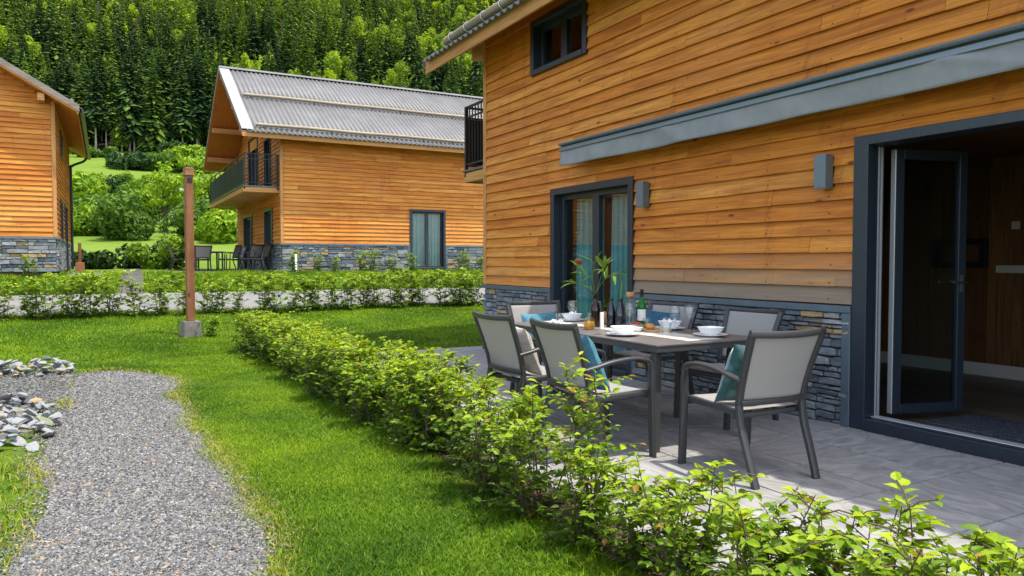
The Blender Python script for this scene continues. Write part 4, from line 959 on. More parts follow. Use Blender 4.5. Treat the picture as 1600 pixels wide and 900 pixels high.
# small food things on a wooden board
mb = MB(); box(mb, (-.10, -.16, 0), (.10, .16, .016), 'board_wood', .5, 1); o = bev(mb.build('bread_board', None, (3.82, 4.66, ZT)), .006, 2); o.rotation_euler.z = .1; tag(o, 'wooden serving board in the middle of the table', 'serving board')
for k, (x, y, lab) in enumerate(((3.80, 4.62, 'glossy brown bread roll nearest the small white bowl'), (3.86, 4.70, 'brown bread roll behind another on the wooden board'))):
    lobj('bread_roll', [(0, .001), (.028, .001), (.036, .012), (.034, .026), (.022, .037), (0, .041)], 'bread', (x, y, ZT + .0165), lab, 'bread roll', 'bread rolls on the serving board', 18)
lobj('dip_bowl', [(r * .62, z * .62) for r, z in bowl_p], 'porcelain', (3.66, 4.62, ZT), 'small white dip bowl in front of the bread board', 'bowl')
o = lobj('olive_bowl', [(r * .5, z * .5) for r, z in bowl_p], 'board_wood', (3.87, 4.79, ZT), None, None); tag(o, 'small wooden bowl of green olives by the board', 'bowl')
mb = MB()
for k in range(9): a_ = k * 2.4; lathe(mb, [(0, -.009), (.006, -.006), (.009, 0), (.006, .006), (0, .009)], 'olive', 8, (.018 * math.sqrt(k / 3) * math.cos(a_), .018 * math.sqrt(k / 3) * math.sin(a_), .026 + .003 * (k % 2)))
ol = mb.build('olives', o)
to = lobj('tomato_bowl', [(r * .62, z * .5) for r, z in bowl_p], 'porcelain', (3.90, 4.93, ZT), 'small white bowl of red cherry tomatoes', 'bowl')
mb = MB()
for k in range(9): a_ = k * 2.4; lathe(mb, [(0, -.013), (.009, -.009), (.013, 0), (.009, .009), (0, .012)], 'tomato', 10, (.024 * math.sqrt(k / 3) * math.cos(a_), .024 * math.sqrt(k / 3) * math.sin(a_), .032 + .004 * (k % 2)))
mb.build('tomatoes', to)
mb = MB(); patch(mb, lambda u, w: ((u - .5) * .34 + .006 * math.sin(w * 14), (w - .5) * 1.98, .0012 + .0012 * math.sin(w * 40 + u * 5) ** 2), 9, 60, 'linen')
o = mb.build('table_runner', None, (3.72, 4.90, ZT)); so = o.modifiers.new('thickness', 'SOLIDIFY'); so.thickness = .001; so.offset = -1; tag(o, 'cream linen runner along the middle of the table', 'table runner')
def cutlery(name, loc, rz, label, kind):
    mb = MB(); sweep(mb, [(0, -.10, .004), (0, -.02, .005), (0, .0, .004)], rrect(.012, .004, .0015, 1), 'steel', (0, 0, 1), [1, .8, .6])
    if kind == 'knife': box(mb, (-.008, 0, .002), (.006, .105, .0035), 'steel')
    else:
        box(mb, (-.009, 0, .003), (.009, .035, .005), 'steel')
        for x in (-.008, -.003, .002, .007): box(mb, (x - .0012, .035, .003), (x + .0012, .085, .0045), 'steel')
    o = mb.build(name, None, loc); o.rotation_euler.z = rz; return tag(o, label, 'cutlery')
cutlery('table_knife', (3.74, 4.09, ZT), .15, 'steel table knife beside the near-end plate', 'knife'); cutlery('table_fork', (3.33, 4.62, ZT), 1.5, 'steel fork beside the plate at the blue-cushion chair', 'fork')

# ------------------------------------------------------------------ wooden post on a concrete foot
pz_ = float(hgt(1.17, 12.75))
po = thing('wooden_post', 'tall square brown wooden post with a cap on a concrete foot', 'post', (1.17, 12.75, pz_), rad(8))
mb = MB(); box(mb, (-.058, -.058, .26), (.058, .058, 2.56), 'post_wood', .4, 2); bev(mb.build('shaft', po), .006, 2)
mb = MB(); box(mb, (-.068, -.068, 2.5605), (.068, .068, 2.69), 'post_wood', 1.0, 0); bev(mb.build('cap', po), .008, 2)
mb = MB(); sweep(mb, [(0, 0, -.15), (0, 0, .2), (0, 0, .2595)], rrect(.28, .26, .02), 'post_foot', (1, 0, 0), [1.08, .98, .94], smooth=False); mb.build('foot', po)
mb = MB(); box(mb, (-.04, -.0595, 2.44), (.04, -.0583, 2.53), 'black_metal'); mb.build('lamp_slot', po)

# ------------------------------------------------------------------ rocks
def rock_mesh(seed, mat):
    r = np.random.default_rng(seed); import bmesh
    bm = bmesh.new(); bmesh.ops.create_icosphere(bm, subdivisions=2, radius=1)
    V = np.array([v.co[:] for v in bm.verts]); F = np.array([[l.index for l in f.verts] for f in bm.faces]); bm.free()
    D = np.ones(len(V))
    for _ in range(12):   # chop flat facets
        n = r.normal(0, 1, 3); n /= np.linalg.norm(n); h = r.uniform(.42, .8); d = V @ n; V -= np.outer(np.clip(d - h, 0, None), n)
    V += r.normal(0, .02, V.shape); V *= np.array([r.uniform(.8, 1.15), r.uniform(.55, .85), r.uniform(.26, .42)])
    mb = MB(); mb.add(V, F, mat, .5, None, False); return mb
ROCKD = {'rock_pale': ('pale whitish', .2), 'rock_grey': ('mid grey', .44), 'rock_dark': ('dark slate', .2), 'rock_tan': ('rusty tan', .08), 'rock_moss': ('mossy green-grey', .08)}
protos = {m_: [] for m_ in ROCKD}; rk = np.random.default_rng(5)
HM = {}
def drop(x, y, s):
    c = [(int(round((x + dx) / .05)), int(round((y + dy) / .05))) for dx in (-.05, 0, .05) for dy in (-.05, 0, .05)]
    z = float(np.mean(sorted([HM.get(k, 0) for k in c])[-4:])); 
    for k in c: HM[k] = max(HM.get(k, 0), z + s * .34)
    return z
def heap(cx, cy, rx, ry, n, smin, smax, where):
    for k in range(n):
        for _ in range(50):
            x, y = rk.uniform(-1, 1, 2)
            if x * x + y * y < 1: break
        x, y = cx + x * rx, cy + y * ry; s = rk.uniform(smin, smax); m_ = rk.choice(list(ROCKD), p=[v[1] for v in ROCKD.values()])
        z = drop(x, y, s) + s * .22
        lab = f'{ROCKD[m_][0]} angular stone in the {where} heap beside the gravel path'; grp = f'{ROCKD[m_][0]} stones in the {where} heap'
        if len(protos[m_]) < 5: o = rock_mesh(100 + len(protos[m_]) + 10 * len(m_), m_).build('rock'); protos[m_].append(o)
        else: src = protos[m_][rk.integers(5)]; o = src.copy(); COL.objects.link(o)
        o.location = (x, y, z); o.rotation_euler = (rk.normal(0, .35), rk.normal(0, .35), rk.uniform(0, 6.3)); o.scale = (s,) * 3; tag(o, lab, 'rock', grp)
heap(-.86, 10.35, .52, .42, 76, .04, .09, 'far'); heap(-.88, 6.95, .54, 1.35, 182, .040, .095, 'near')
heap(-.95, 3.75, .28, .55, 18, .04, .075, 'nearest')

# soil bed under the hedge with litter
mb = MB(); yy_ = np.arange(.2, 11.9, .12); xa = 1.80 + .05 * np.sin(yy_ * 2.3) + .03 * np.sin(yy_ * 6.1); n = len(yy_)
mb.add(np.concatenate([np.stack([xa, yy_, np.full(n, -.014)], 1), np.stack([np.full(n, 2.235), yy_, np.full(n, -.014)], 1)]), np.array([[i, n + i, n + i + 1, i + 1] for i in range(n - 1)]), 'soil')
tag(mb.build('hedge_bed'), kind='structure')
def litter(n, xf, yf, zf, s0, s1, r):
    a = r.uniform(0, 2 * PI, n); s = r.uniform(s0, s1, n); x, y = xf(n), yf(n); c, sn = np.cos(a) * s, np.sin(a) * s; z = zf + r.uniform(.001, .006, n)
    V = np.stack([np.stack([x - c, y - sn, z], 1), np.stack([x - sn * .4, y + c * .4, z + s * r.uniform(0, .3, n)], 1), np.stack([x + c, y + sn, z + s * .2], 1), np.stack([x + sn * .4, y - c * .4, z], 1)], 1).reshape(-1, 3)
    return V, np.arange(4 * n).reshape(-1, 4), r.random(n)
lr = np.random.default_rng(77); mb = MB()
for args in ((2600, lambda n: lr.uniform(1.75, 2.3, n), lambda n: lr.uniform(.3, 11.8, n), -.012, .008, .022), (110, lambda n: lr.uniform(5.03, 5.10, n), lambda n: lr.uniform(1.2, 3.8, n), .001, .006, .014), (90, lambda n: lr.uniform(5.0, 5.09, n), lambda n: lr.uniform(3.9, 10.1, n), .001, .006, .016), (130, lambda n: lr.uniform(2.25, 5.0, n), lambda n: lr.uniform(.6, 10.1, n), .001, .006, .016)):
    V, F, q_ = litter(*args, lr); mb.add(V, F, 'dry_leaf', q_)
tag(mb.build('leaf_litter'), kind='stuff')

# ------------------------------------------------------------------ hedge plants
def stem_plant(seed, h, nst, ntw, nl, ls, spread, mat='leaf_hedge', droop=.15, lean=.25, low=.05, wr=.60):
    r = np.random.default_rng(seed); tw = MB(); P_, A_, N_, Ln = [], [], [], []
    for k in range(nst):
        a = r.uniform(0, 2 * PI); b0 = np.array([.05 * math.cos(a), .05 * math.sin(a), 0]) * r.uniform(.2, 1.3); hh = h * (1 if k == 0 else r.uniform(.72, 1.0)); sp = spread * r.uniform(.3, 1)
        tip = b0 + np.array([sp * math.cos(a), sp * math.sin(a), hh]); mid = (b0 + tip) / 2 + r.normal(0, .03, 3) * [1, 1, .2]
        S_ = spline([b0, mid, tip], 8); sweep(tw, S_, circ(.0055 * (h / .6), 5), 'twig', (.3, 1, .1), np.linspace(1, .35, len(S_)))
        for j in range(ntw):
            t = low + (1 - low) * ((j + r.uniform(0, 1)) / ntw); p = S_[min(int(t * (len(S_) - 1)), len(S_) - 1)]; a2 = r.uniform(0, 2 * PI); l_ = h * r.uniform(.16, .36) * (1.15 - .55 * t)
            d = np.array([math.cos(a2), math.sin(a2), r.uniform(.1, .7)]); d /= np.linalg.norm(d); e = p + d * l_
            tube(tw, [p, (p + e) / 2 + [0, 0, .012], e], .0022, 'twig', 4)
            for q in range(nl):
                u = (q + .7) / nl; pos = p + d * l_ * u; sd = np.cross(d, [0, 0, 1]); sd /= np.linalg.norm(sd) + 1e-9; sg = 1 if q % 2 else -1
                ax = d * .55 + sd * sg * .8 + r.normal(0, .28, 3) + [0, 0, -droop + .1] if q < nl - 1 else d + r.normal(0, .15, 3)
                P_.append(pos); A_.append(ax); N_.append(np.array([0, 0, 1.]) + .35 * d + r.normal(0, .35, 3)); Ln.append(ls * r.uniform(.45, 1.12) * (1 if q < nl - 1 else .9))
        for q in range(6):   # tip rosette
            a2 = q * 1.05 + r.uniform(0, .5); P_.append(S_[-1] - np.array([0, 0, .012 * q])); A_.append([math.cos(a2), math.sin(a2), .55]); N_.append([0, 0, 1]); Ln.append(ls * r.uniform(.6, 1))
    fo = MB(); n = len(P_); Ln = np.array(Ln); hz = np.array(P_)[:, 2] / h
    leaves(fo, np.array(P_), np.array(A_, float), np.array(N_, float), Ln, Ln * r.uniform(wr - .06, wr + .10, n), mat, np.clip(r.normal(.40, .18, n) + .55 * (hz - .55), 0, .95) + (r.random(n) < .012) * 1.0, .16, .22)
    return tw, fo
GH = 'young hedge plants along the terrace edge'
hr = np.random.default_rng(17)
proto = {}
def hedge_plant(kind, var, loc, sc, rz, label, group):
    key = (kind, var)
    if key not in proto:
        args = dict(dense=(.62, 8, 14, 7, .057, .17), mid=(.62, 7, 14, 7, .053, .17), sparse=(.62, 4, 11, 7, .060, .15), tall=(.80, 4, 14, 7, .062, .13), low=(.42, 7, 11, 7, .047, .18),
                    far=(.78, 5, 10, 6, .10, .17), farlow=(.45, 5, 7, 5, .10, .2), whip=(.85, 1, 5, 3, .06, .03))[kind]
        tw, fo = stem_plant(40 + 7 * var + 31 * len(kind) + ord(kind[0]), *args, mat='leaf_far' if kind[:3] == 'far' else 'leaf_hedge')
        t = thing('hedge_plant' if kind != 'whip' else 'sapling', label, 'hedge plant', loc, rz, group); tw.build('stem', t); fo.build('foliage', t); proto[key] = t; t.scale = (sc,) * 3; return t
    return dup(proto[key], loc, rz, label, group, sc)
y = 11.45; i = 0
while y > 4.4:
    seg_ = 'beside the lawn at the far end of the terrace hedge' if y > 8.6 else ('in the dense middle stretch of the terrace hedge' if y > 6 else 'in the terrace hedge before the beige-cushion chair')
    for dx in (-.13, .15):
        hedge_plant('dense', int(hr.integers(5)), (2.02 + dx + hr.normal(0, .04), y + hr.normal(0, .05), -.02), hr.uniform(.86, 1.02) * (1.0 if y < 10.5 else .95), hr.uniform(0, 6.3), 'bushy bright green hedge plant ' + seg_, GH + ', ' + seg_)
    y -= .34
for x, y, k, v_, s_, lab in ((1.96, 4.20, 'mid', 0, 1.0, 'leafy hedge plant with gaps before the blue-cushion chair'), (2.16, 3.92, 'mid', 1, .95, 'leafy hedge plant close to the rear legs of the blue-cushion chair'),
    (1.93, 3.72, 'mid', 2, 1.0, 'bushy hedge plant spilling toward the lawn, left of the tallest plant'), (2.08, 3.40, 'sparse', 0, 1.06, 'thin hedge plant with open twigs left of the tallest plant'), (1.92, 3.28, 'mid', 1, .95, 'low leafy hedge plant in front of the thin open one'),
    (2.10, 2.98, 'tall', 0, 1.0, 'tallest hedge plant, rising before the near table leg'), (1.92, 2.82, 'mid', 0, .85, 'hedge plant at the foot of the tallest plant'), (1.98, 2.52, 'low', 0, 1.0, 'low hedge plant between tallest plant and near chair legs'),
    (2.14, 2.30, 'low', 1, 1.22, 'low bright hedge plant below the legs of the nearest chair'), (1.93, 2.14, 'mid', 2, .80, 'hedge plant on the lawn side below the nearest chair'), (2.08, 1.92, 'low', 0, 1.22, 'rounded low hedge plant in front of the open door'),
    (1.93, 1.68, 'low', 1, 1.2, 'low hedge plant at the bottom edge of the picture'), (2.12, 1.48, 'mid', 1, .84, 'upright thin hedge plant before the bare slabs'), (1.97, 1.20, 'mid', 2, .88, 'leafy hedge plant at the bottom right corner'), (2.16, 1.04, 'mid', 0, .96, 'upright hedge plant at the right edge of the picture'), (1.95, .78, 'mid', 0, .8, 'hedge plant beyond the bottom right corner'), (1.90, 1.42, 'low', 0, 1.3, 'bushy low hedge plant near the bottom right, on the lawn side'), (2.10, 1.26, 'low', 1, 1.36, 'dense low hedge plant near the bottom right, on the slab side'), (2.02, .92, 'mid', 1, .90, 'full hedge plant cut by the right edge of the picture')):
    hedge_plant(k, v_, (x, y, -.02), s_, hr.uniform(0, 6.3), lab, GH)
# rows along the road
def row(kind, nv, x0, x1, yy, st, s0, s1, where, group, skip=()):
    x = x0
    while x < x1:
        if not any(a < x < b_ for a, b_ in skip):
            y = yy + hr.normal(0, .07); xx = x + hr.normal(0, .08)
            hedge_plant(kind, int(hr.integers(nv)), (xx, y, float(hgt(xx, y)) - .01), hr.uniform(s0, s1), hr.uniform(0, 6.3), where(xx), group)
        x += st * hr.uniform(.6, 1.45)
row('far', 6, -4.2, 8.5, 15.35, .32, .72, 1.12, lambda x: 'leafy young plant in the row before the pale road, ' + ('left of the wooden post' if x < .8 else 'right of the wooden post'), 'young plants along the near road edge')
row('farlow', 5, -4.5, 13, 19.35, .42, .65, 1.0, lambda x: 'low bushy plant along the far road edge, ' + ('left of the side path' if x < .1 else 'before the far chalet'), 'low plants along the far road edge', ((.1, 1.0),))
row('farlow', 5, -4.0, 13, 20.6, .6, .6, .95, lambda x: 'low plant in the second row behind the road, ' + ('left of the side path' if x < .1 else 'before the far chalet'), 'low plants along the far road edge, second row', ((.1, 1.0),))
row('far', 6, 5.4, 13, 24.55, .62, .65, 1.1, lambda x: 'leafy plant growing at the stone plinth of the far chalet', 'plants at the plinth of the far chalet', ((9.5, 11.2),))
row('far', 6, -4.6, -1.3, 23.3, .6, .6, 1.15, lambda x: 'leafy plant at the stone plinth of the plain gable chalet', 'plants at the plinth of the gable chalet')
hedge_plant('whip', 0, (.92, 12.15, float(hgt(.92, 12.15))), .95, 1, 'thin bare-stemmed sapling left of the wooden post', None)
hedge_plant('whip', 1, (1.34, 12.5, float(hgt(1.34, 12.5))), .7, 2, 'small sapling at the concrete foot of the wooden post', None)
hedge_plant('farlow', 2, (1.42, 12.62, float(hgt(1.4, 12.6))), .75, 2, 'low clump of leaves against the concrete foot of the post', None)
hedge_plant('whip', 2, (1.62, 11.9, float(hgt(1.62, 11.9))), .45, 4, 'wispy sprig standing just left of the hedge end', None)

# ------------------------------------------------------------------ grass blades
def grass(n, x0, x1, y0, y1, hmin, hmax, wd, ok, straw=None):
    x = rng.uniform(x0, x1, n); y = rng.uniform(y0, y1, n); k = ok(x, y); x, y = x[k], y[k]; n = len(x); z = hgt(x, y) - .005
    a = rng.uniform(0, 2 * PI, n); h = rng.uniform(hmin, hmax, n) * (.75 + .5 * (np.sin(x * 2.1 + y) * np.sin(y * 1.7 - x) * .5 + .5)); ln = rng.uniform(.3, 1.5, n) * h; a2 = a + rng.normal(0, .6, n) + PI / 2
    ca, sa = np.cos(a) * wd, np.sin(a) * wd; lx, ly = np.cos(a2) * ln, np.sin(a2) * ln
    B = np.stack([x, y, z], 1); W_ = np.stack([ca, sa, 0 * ca], 1); M_ = B + np.stack([lx * .35, ly * .35, h * .6], 1); T_ = B + np.stack([lx, ly, h], 1)
    V = np.stack([B - W_, B + W_, M_ + W_ * .75, M_ - W_ * .75, T_], 1).reshape(-1, 3)
    cl = .5 + .5 * np.sin(x * 1.9 + 1.3 * np.sin(y * 1.1)) * np.sin(y * 1.35 + .7); r = np.clip(rng.normal(.40, .2, n) + .42 * (cl - .5) + .16 * np.sin(x * 5.3 + 2 * np.sin(y * 3.1)) * np.sin(y * 4.7), 0, .80)
    if straw is not None: s_ = straw(x, y); r = np.where(rng.random(n) < s_, rng.uniform(.8, 1, n), r)
    return V, n, r
EDG = lambda x, y: np.minimum(np.abs(x - np.array([max(redge(v), ledge(v)) for v in y])), np.abs(x - np.array([ledge(v) for v in y])))
def off_path(x, y):
    l_ = np.array([ledge(v) for v in y]); r_ = np.array([max(redge(v), ledge(v) + .02) for v in y]); rag = rng.normal(0, .07, len(x)) + .06 * np.sin(y * 5)
    out = (x < l_ + rag - .03) | (x > r_ - rag + .03) | (y > 10.15)
    heapm = (((x + .88) / .62) ** 2 + ((y - 6.95) / 1.45) ** 2 < 1) | (((x + .86) / .6) ** 2 + ((y - 10.35) / .5) ** 2 < 1) | (((x + .95) / .62) ** 2 + ((y - 8.9) / 1.6) ** 2 < 1)
    terr = (x > 2.22) & (y < 10.26); road_ = (y > 15.7) & (y < 19.05); sidep = (y > 19) & (x > .2 + .03 * (y - 19)) & (x < .82 + .03 * (y - 19))
    thin = rng.random(len(x)) < np.where(heapm, .06, 1) * np.where((x > l_ - .5) & (x < l_) & (y < 9), .45, 1)
    return out & ~terr & ~road_ & ~sidep & thin & ~((x > 5.05) & (y < 10.2))
straw = lambda x, y: .02 + .6 * np.exp(-(np.minimum(EDG(x, y), 5) / .11) ** 2) * (y < 10.3) + .25 * ((x < -.3) & (y < 8))
mb = MB()
for a_ in ((150000, .45, 1.95, 1.6, 5.0, .016, .034, .0028), (150000, .35, 2.1, 5.0, 9.0, .018, .036, .0036), (80000, -.2, 2.2, 9.0, 12.6, .02, .04, .0046), (80000, 2.2, 9.5, 10.2, 15.6, .025, .055, .006), (70000, -4.0, 2.2, 10.0, 15.6, .025, .055, .0055), (40000, -1.5, -.30, 2.4, 9.8, .025, .06, .0032), (90000, -8, -1.3, -1.0, 10.3, .03, .06, .006), (60000, -7, 12, 19.0, 25.1, .05, .13, .011), (9000, 1.62, 1.88, .8, 11.6, .025, .07, .003), (9000, -5, 9, 15.35, 15.8, .06, .16, .006), (9000, -5, 12, 18.95, 19.4, .06, .16, .007)):
    V, n, r = grass(*a_, off_path, straw); k = 5 * np.arange(n)[:, None]; b = mb.nv
    mb.add(V, np.array([[0, 1, 2, 3]]) + k, 'grass', r); mb.f.append((np.array([[3, 2, 4]]) + k + b, 'grass', r, False, np.zeros(n)))
tag(mb.build('grass'), kind='stuff')

# ------------------------------------------------------------------ second terrace with furniture
mb = MB(); box(mb, (1.5, 25.6, .60), (5.10, 34.2, .965), 'terrace_concrete'); tag(bev(mb.build('terrace'), .01, 1), kind='structure')
GF = 'garden chairs on the far terrace'
for x, y, a_, lab in ((3.15, 29.9, 5, 'dark garden chair on the far terrace with its back to the lawn'), (3.95, 28.6, 62, 'garden chair set sideways at the far terrace table'), (4.45, 27.2, 35, 'garden chair pushed toward the far chalet wall'), (4.62, 26.4, 60, 'garden chair nearest the corner of the far chalet'), (2.5, 31.2, -85, 'garden chair left of the far terrace table'), (4.5, 30.9, 95, 'garden chair behind the far terrace table')):
    dup(c0, (x, y, .9655), rad(a_), lab, GF, 1.05)
make_table('far garden dining table on the terrace beneath the balcony', (3.5, 31.0, .9655), 0, 1.0, 1.8)
def simple_lamp(nm, loc, label):
    t = thing(nm, label, 'lamp', loc); mb = MB(); lathe(mb, [(0, 0), (.07, 0), (.07, .03), (.05, .035), (.05, .62), (.0, .62)], 'frame_edge', 14); mb.build('post', t); mb = MB(); lathe(mb, [(.0, .6205), (.046, .6205), (.05, .70), (.06, .705), (.06, .725), (0, .73)], 'white_plastic', 14); mb.build('head', t)
simple_lamp('bollard_lamp', (5.45, 24.6, float(hgt(5.45, 24.6))), 'short pale bollard light at the corner of the far chalet')
# items by the gable chalet
pt = thing('wooden_stake', 'short reddish wooden stake by the corner of the gable chalet', 'stake', (-.78, 29.6, float(hgt(-.8, 29.6)))); mb = MB(); box(mb, (-.05, -.05, -.2), (.05, .05, 1.0), 'post_wood', .5, 2); bev(mb.build('shaft', pt), .01, 1); mb = MB(); box(mb, (-.14, -.16, -.05), (.14, -.052, .32), 'terracotta'); bev(mb.build('base_box', pt), .01, 1)
strip('stone_edging', [(-.95, y) for y in np.arange(23.6, 27.1, .5)], [(-.1, y) for y in np.arange(23.6, 27.1, .5)], 'road_concrete', .06)

# ------------------------------------------------------------------ shrubs and trees in the meadow
def blob_cloud(r, n, rx, ry, rz, lobes, zc):
    C_ = r.normal(0, .42, (lobes, 3)); C_[:, 2] = np.abs(C_[:, 2]) * .9 - .25; R_ = r.uniform(.32, .6, lobes); k = r.integers(0, lobes, n)
    d = r.normal(0, 1, (n, 3)); d /= np.linalg.norm(d, axis=1)[:, None]; rad_ = R_[k] * (r.uniform(.45, 1.05, n) ** .5)
    P_ = C_[k] + d * rad_[:, None]; P_ = P_ * [rx, ry, rz]; P_[:, 2] += zc; return P_, d
def leafquads(mb, P_, d, s, mat, rnd, r, flat=.6):
    n = len(P_); N = d + r.normal(0, flat, (n, 3)); N /= np.linalg.norm(N, axis=1)[:, None]; a = r.normal(0, 1, (n, 3)); A = np.cross(N, a); A /= np.linalg.norm(A, axis=1)[:, None] + 1e-9; B = np.cross(N, A)
    s = s * r.uniform(.6, 1.3, (n, 1)); V = np.stack([P_ - A * s, P_ + B * s * .45, P_ + A * s - N * s * .25, P_ - B * s * .45], 1).reshape(-1, 3)
    mb.add(V, np.arange(4 * n).reshape(-1, 4), mat, rnd)
def bush_parts(seed, rx, ry, rz, n, s, mat, lobes=9, trunk=0.):
    r = np.random.default_rng(seed); fo = MB(); P_, d = blob_cloud(r, n, rx, ry, rz, lobes, trunk + rz * .55); k = P_[:, 2] > .02; P_, d = P_[k], d[k]
    leafquads(fo, P_, d, s, mat, np.clip(r.normal(.4, .2, len(P_)) + .25 * (P_[:, 2] - trunk) / (rz * 1.6) - .05, 0, 1), r)
    st = MB()
    for k in range(5):
        a = r.uniform(0, 6.3); h = trunk + rz * r.uniform(.5, 1.0); e = (rx * .5 * math.cos(a), ry * .5 * math.sin(a), h); w0 = .03 + .03 * (trunk + rz) / 3
        tube(st, spline([(0, 0, -.1), (e[0] * .12, e[1] * .12, max(trunk, h * .4)), e], 4), w0, 'bark', 6, scale=np.linspace(1, .25, 9))
    return st, fo
def shrub(name, label, cat, x, y, parts, group=None, sc=1., rz=0.):
    t = thing(name, label, cat, (x, y, float(hgt(x, y)) - .03), rz, group); st, fo = parts; st.build('trunk' if 'tree' in name else 'stem', t); fo.build('crown' if 'tree' in name else 'foliage', t); t.scale = (sc,) * 3; return t
def pix(u, v, D):   # a point on the ground seen in that direction at distance D
    yw = rad(28.8); X_ = (u - 800) / 1154.05 * D; return X_ * math.cos(yw) + D * math.sin(yw), -X_ * math.sin(yw) + D * math.cos(yw)
for seed, u, D, prm, nm, lab, cat in (
    (1, 160, 31, (.85, .85, .75, 900, .17, 'leaf_dark', 7), 'spiky_shrub', 'dark spiky shrub on the lawn between the two far chalets', 'shrub'),
    (2, 211, 32, (.65, .65, .55, 800, .12, 'leaf_dark', 6), 'round_shrub', 'small dark round shrub right of the spiky shrub', 'shrub'),
    (3, 249, 33, (.9, .9, 1.1, 1100, .15, 'leaf_dark', 7), 'dark_shrub', 'dark green shrub behind the yellow-green one', 'shrub'),
    (4, 274, 31, (1.2, 1.1, 1.0, 1500, .14, 'leaf_broad', 8), 'yellow_green_shrub', 'bright yellow-green shrub beside the far terrace', 'shrub'),
    (5, 122, 33, (.4, .4, .6, 300, .12, 'leaf_dark', 4), 'small_shrub', 'small shrub beside the wooden stake', 'shrub'),
    (6, 148, 62, (2.6, 2.2, 2.2, 2400, .26, 'leaf_broad', 10), 'meadow_bush', 'broad light green bush beside the gable chalet', 'bush'),
    (7, 196, 60, (2.8, 2.2, 2.5, 3200, .24, 'leaf_bush', 11), 'meadow_bush', 'large rounded dark green bush in the middle of the meadow edge', 'bush'),
    (8, 120, 74, (3., 2.5, 2.6, 2200, .30, 'leaf_bush', 10), 'meadow_bush', 'green bush half hidden by the gable chalet', 'bush'),
    (9, 310, 66, (3.4, 2.5, 2.4, 3000, .28, 'leaf_bush', 12), 'meadow_bush', 'dark green bush behind the wooden post', 'bush'),
    (10, 352, 62, (3.2, 2.5, 2.7, 3000, .28, 'leaf_broad', 12), 'meadow_bush', 'light green bush under the balcony of the far chalet', 'bush'),
    (11, 180, 108, (2.6, 2.6, 3.4, 1800, .42, 'leaf_dark', 6), 'meadow_bush', 'dark conical bush on the open meadow slope', 'bush'),
    (12, 202, 168, (3.8, 3.4, 3.4, 1500, .60, 'leaf_dark', 7), 'meadow_bush', 'lone dark bush near the forest edge', 'bush'),
    (14, 130, 92, (4, 3, 3.2, 2200, .42, 'leaf_broad', 10), 'meadow_bush', 'pale green thicket above the bush by the gable chalet', 'bush'),
    (16, 225, 84, (3, 2.6, 3.2, 2400, .34, 'leaf_bush', 10), 'meadow_bush', 'mid green bush rising behind the round one', 'bush'),
    (18, 238, 172, (5, 4, 3.2, 1800, .62, 'leaf_bush', 9), 'meadow_bush', 'mid green bush just below the spruces on the meadow', 'bush'),
    (19, 300, 176, (7, 4, 4.6, 2600, .66, 'leaf_broad', 12), 'meadow_bush', 'bright bush below the spruces beside the far chalet roof', 'bush'),
    (20, 278, 198, (6, 4, 3.4, 1800, .66, 'leaf_dark', 9), 'meadow_bush', 'dark low bush against the forest edge above the post', 'bush'),
    (21, 150, 196, (5, 4, 2.4, 1500, .6, 'leaf_bush', 9), 'meadow_bush', 'low bush against the forest edge near the gable chalet', 'bush'),
    (23, 132, 120, (3.6, 3, 2.4, 1700, .5, 'leaf_broad', 9), 'meadow_bush', 'small pale bush on the slope right of the gable chalet', 'bush')):
    x, y = pix(u, 0, D); shrub(nm, lab, cat, x, y, bush_parts(seed, *prm), None, 1., seed)
def fruit_tree(seed, h, n, s, mat):
    r = np.random.default_rng(seed); st, fo = MB(), MB(); Ps, Ds = [], []
    tube(st, spline([(0, 0, -.2), (.08, .05, h * .2), (-.05, .1, h * .42)], 5), h * .026, 'bark', 8, scale=np.linspace(1, .75, 11))
    for k in range(11):
        a = k * 2.4 + r.uniform(-.4, .4); z0 = h * r.uniform(.25, .42); L_ = h * r.uniform(.3, .5); e = np.array([L_ * .85 * math.cos(a), L_ * .85 * math.sin(a), z0 + L_ * r.uniform(.25, .95)])
        S_ = spline([(0, 0.05, z0), (e[0] * .45, e[1] * .45, z0 + (e[2] - z0) * .65), e], 6); tube(st, S_, h * .011, 'bark', 6, scale=np.linspace(1, .25, len(S_)))
        for q in range(5):
            c = S_[r.integers(5, len(S_))] + r.normal(0, h * .05, 3); m_ = n // 55; d = r.normal(0, 1, (m_, 3)); d /= np.linalg.norm(d, axis=1)[:, None]; Ps.append(c + d * h * .085 * r.uniform(.4, 1.1, (m_, 1)) * [1.25, 1.25, .7]); Ds.append(d)
    P_ = np.concatenate(Ps); d = np.concatenate(Ds); leafquads(fo, P_, d, s, mat, np.clip(r.normal(.55, .2, len(P_)), 0, 1), r); return st, fo
for sd_, u, D, h, lab in ((31, 258, 72, 8.2, 'open-crowned light green tree left of the wooden post'), (32, 226, 92, 6.5, 'smaller light green tree behind the open-crowned tree'), (33, 330, 82, 7.6, 'light green tree between the post and the far chalet')):
    x, y = pix(u, 0, D); shrub('meadow_tree', lab, 'tree', x, y, fruit_tree(sd_, h, 4200, .20, 'leaf_broad'))
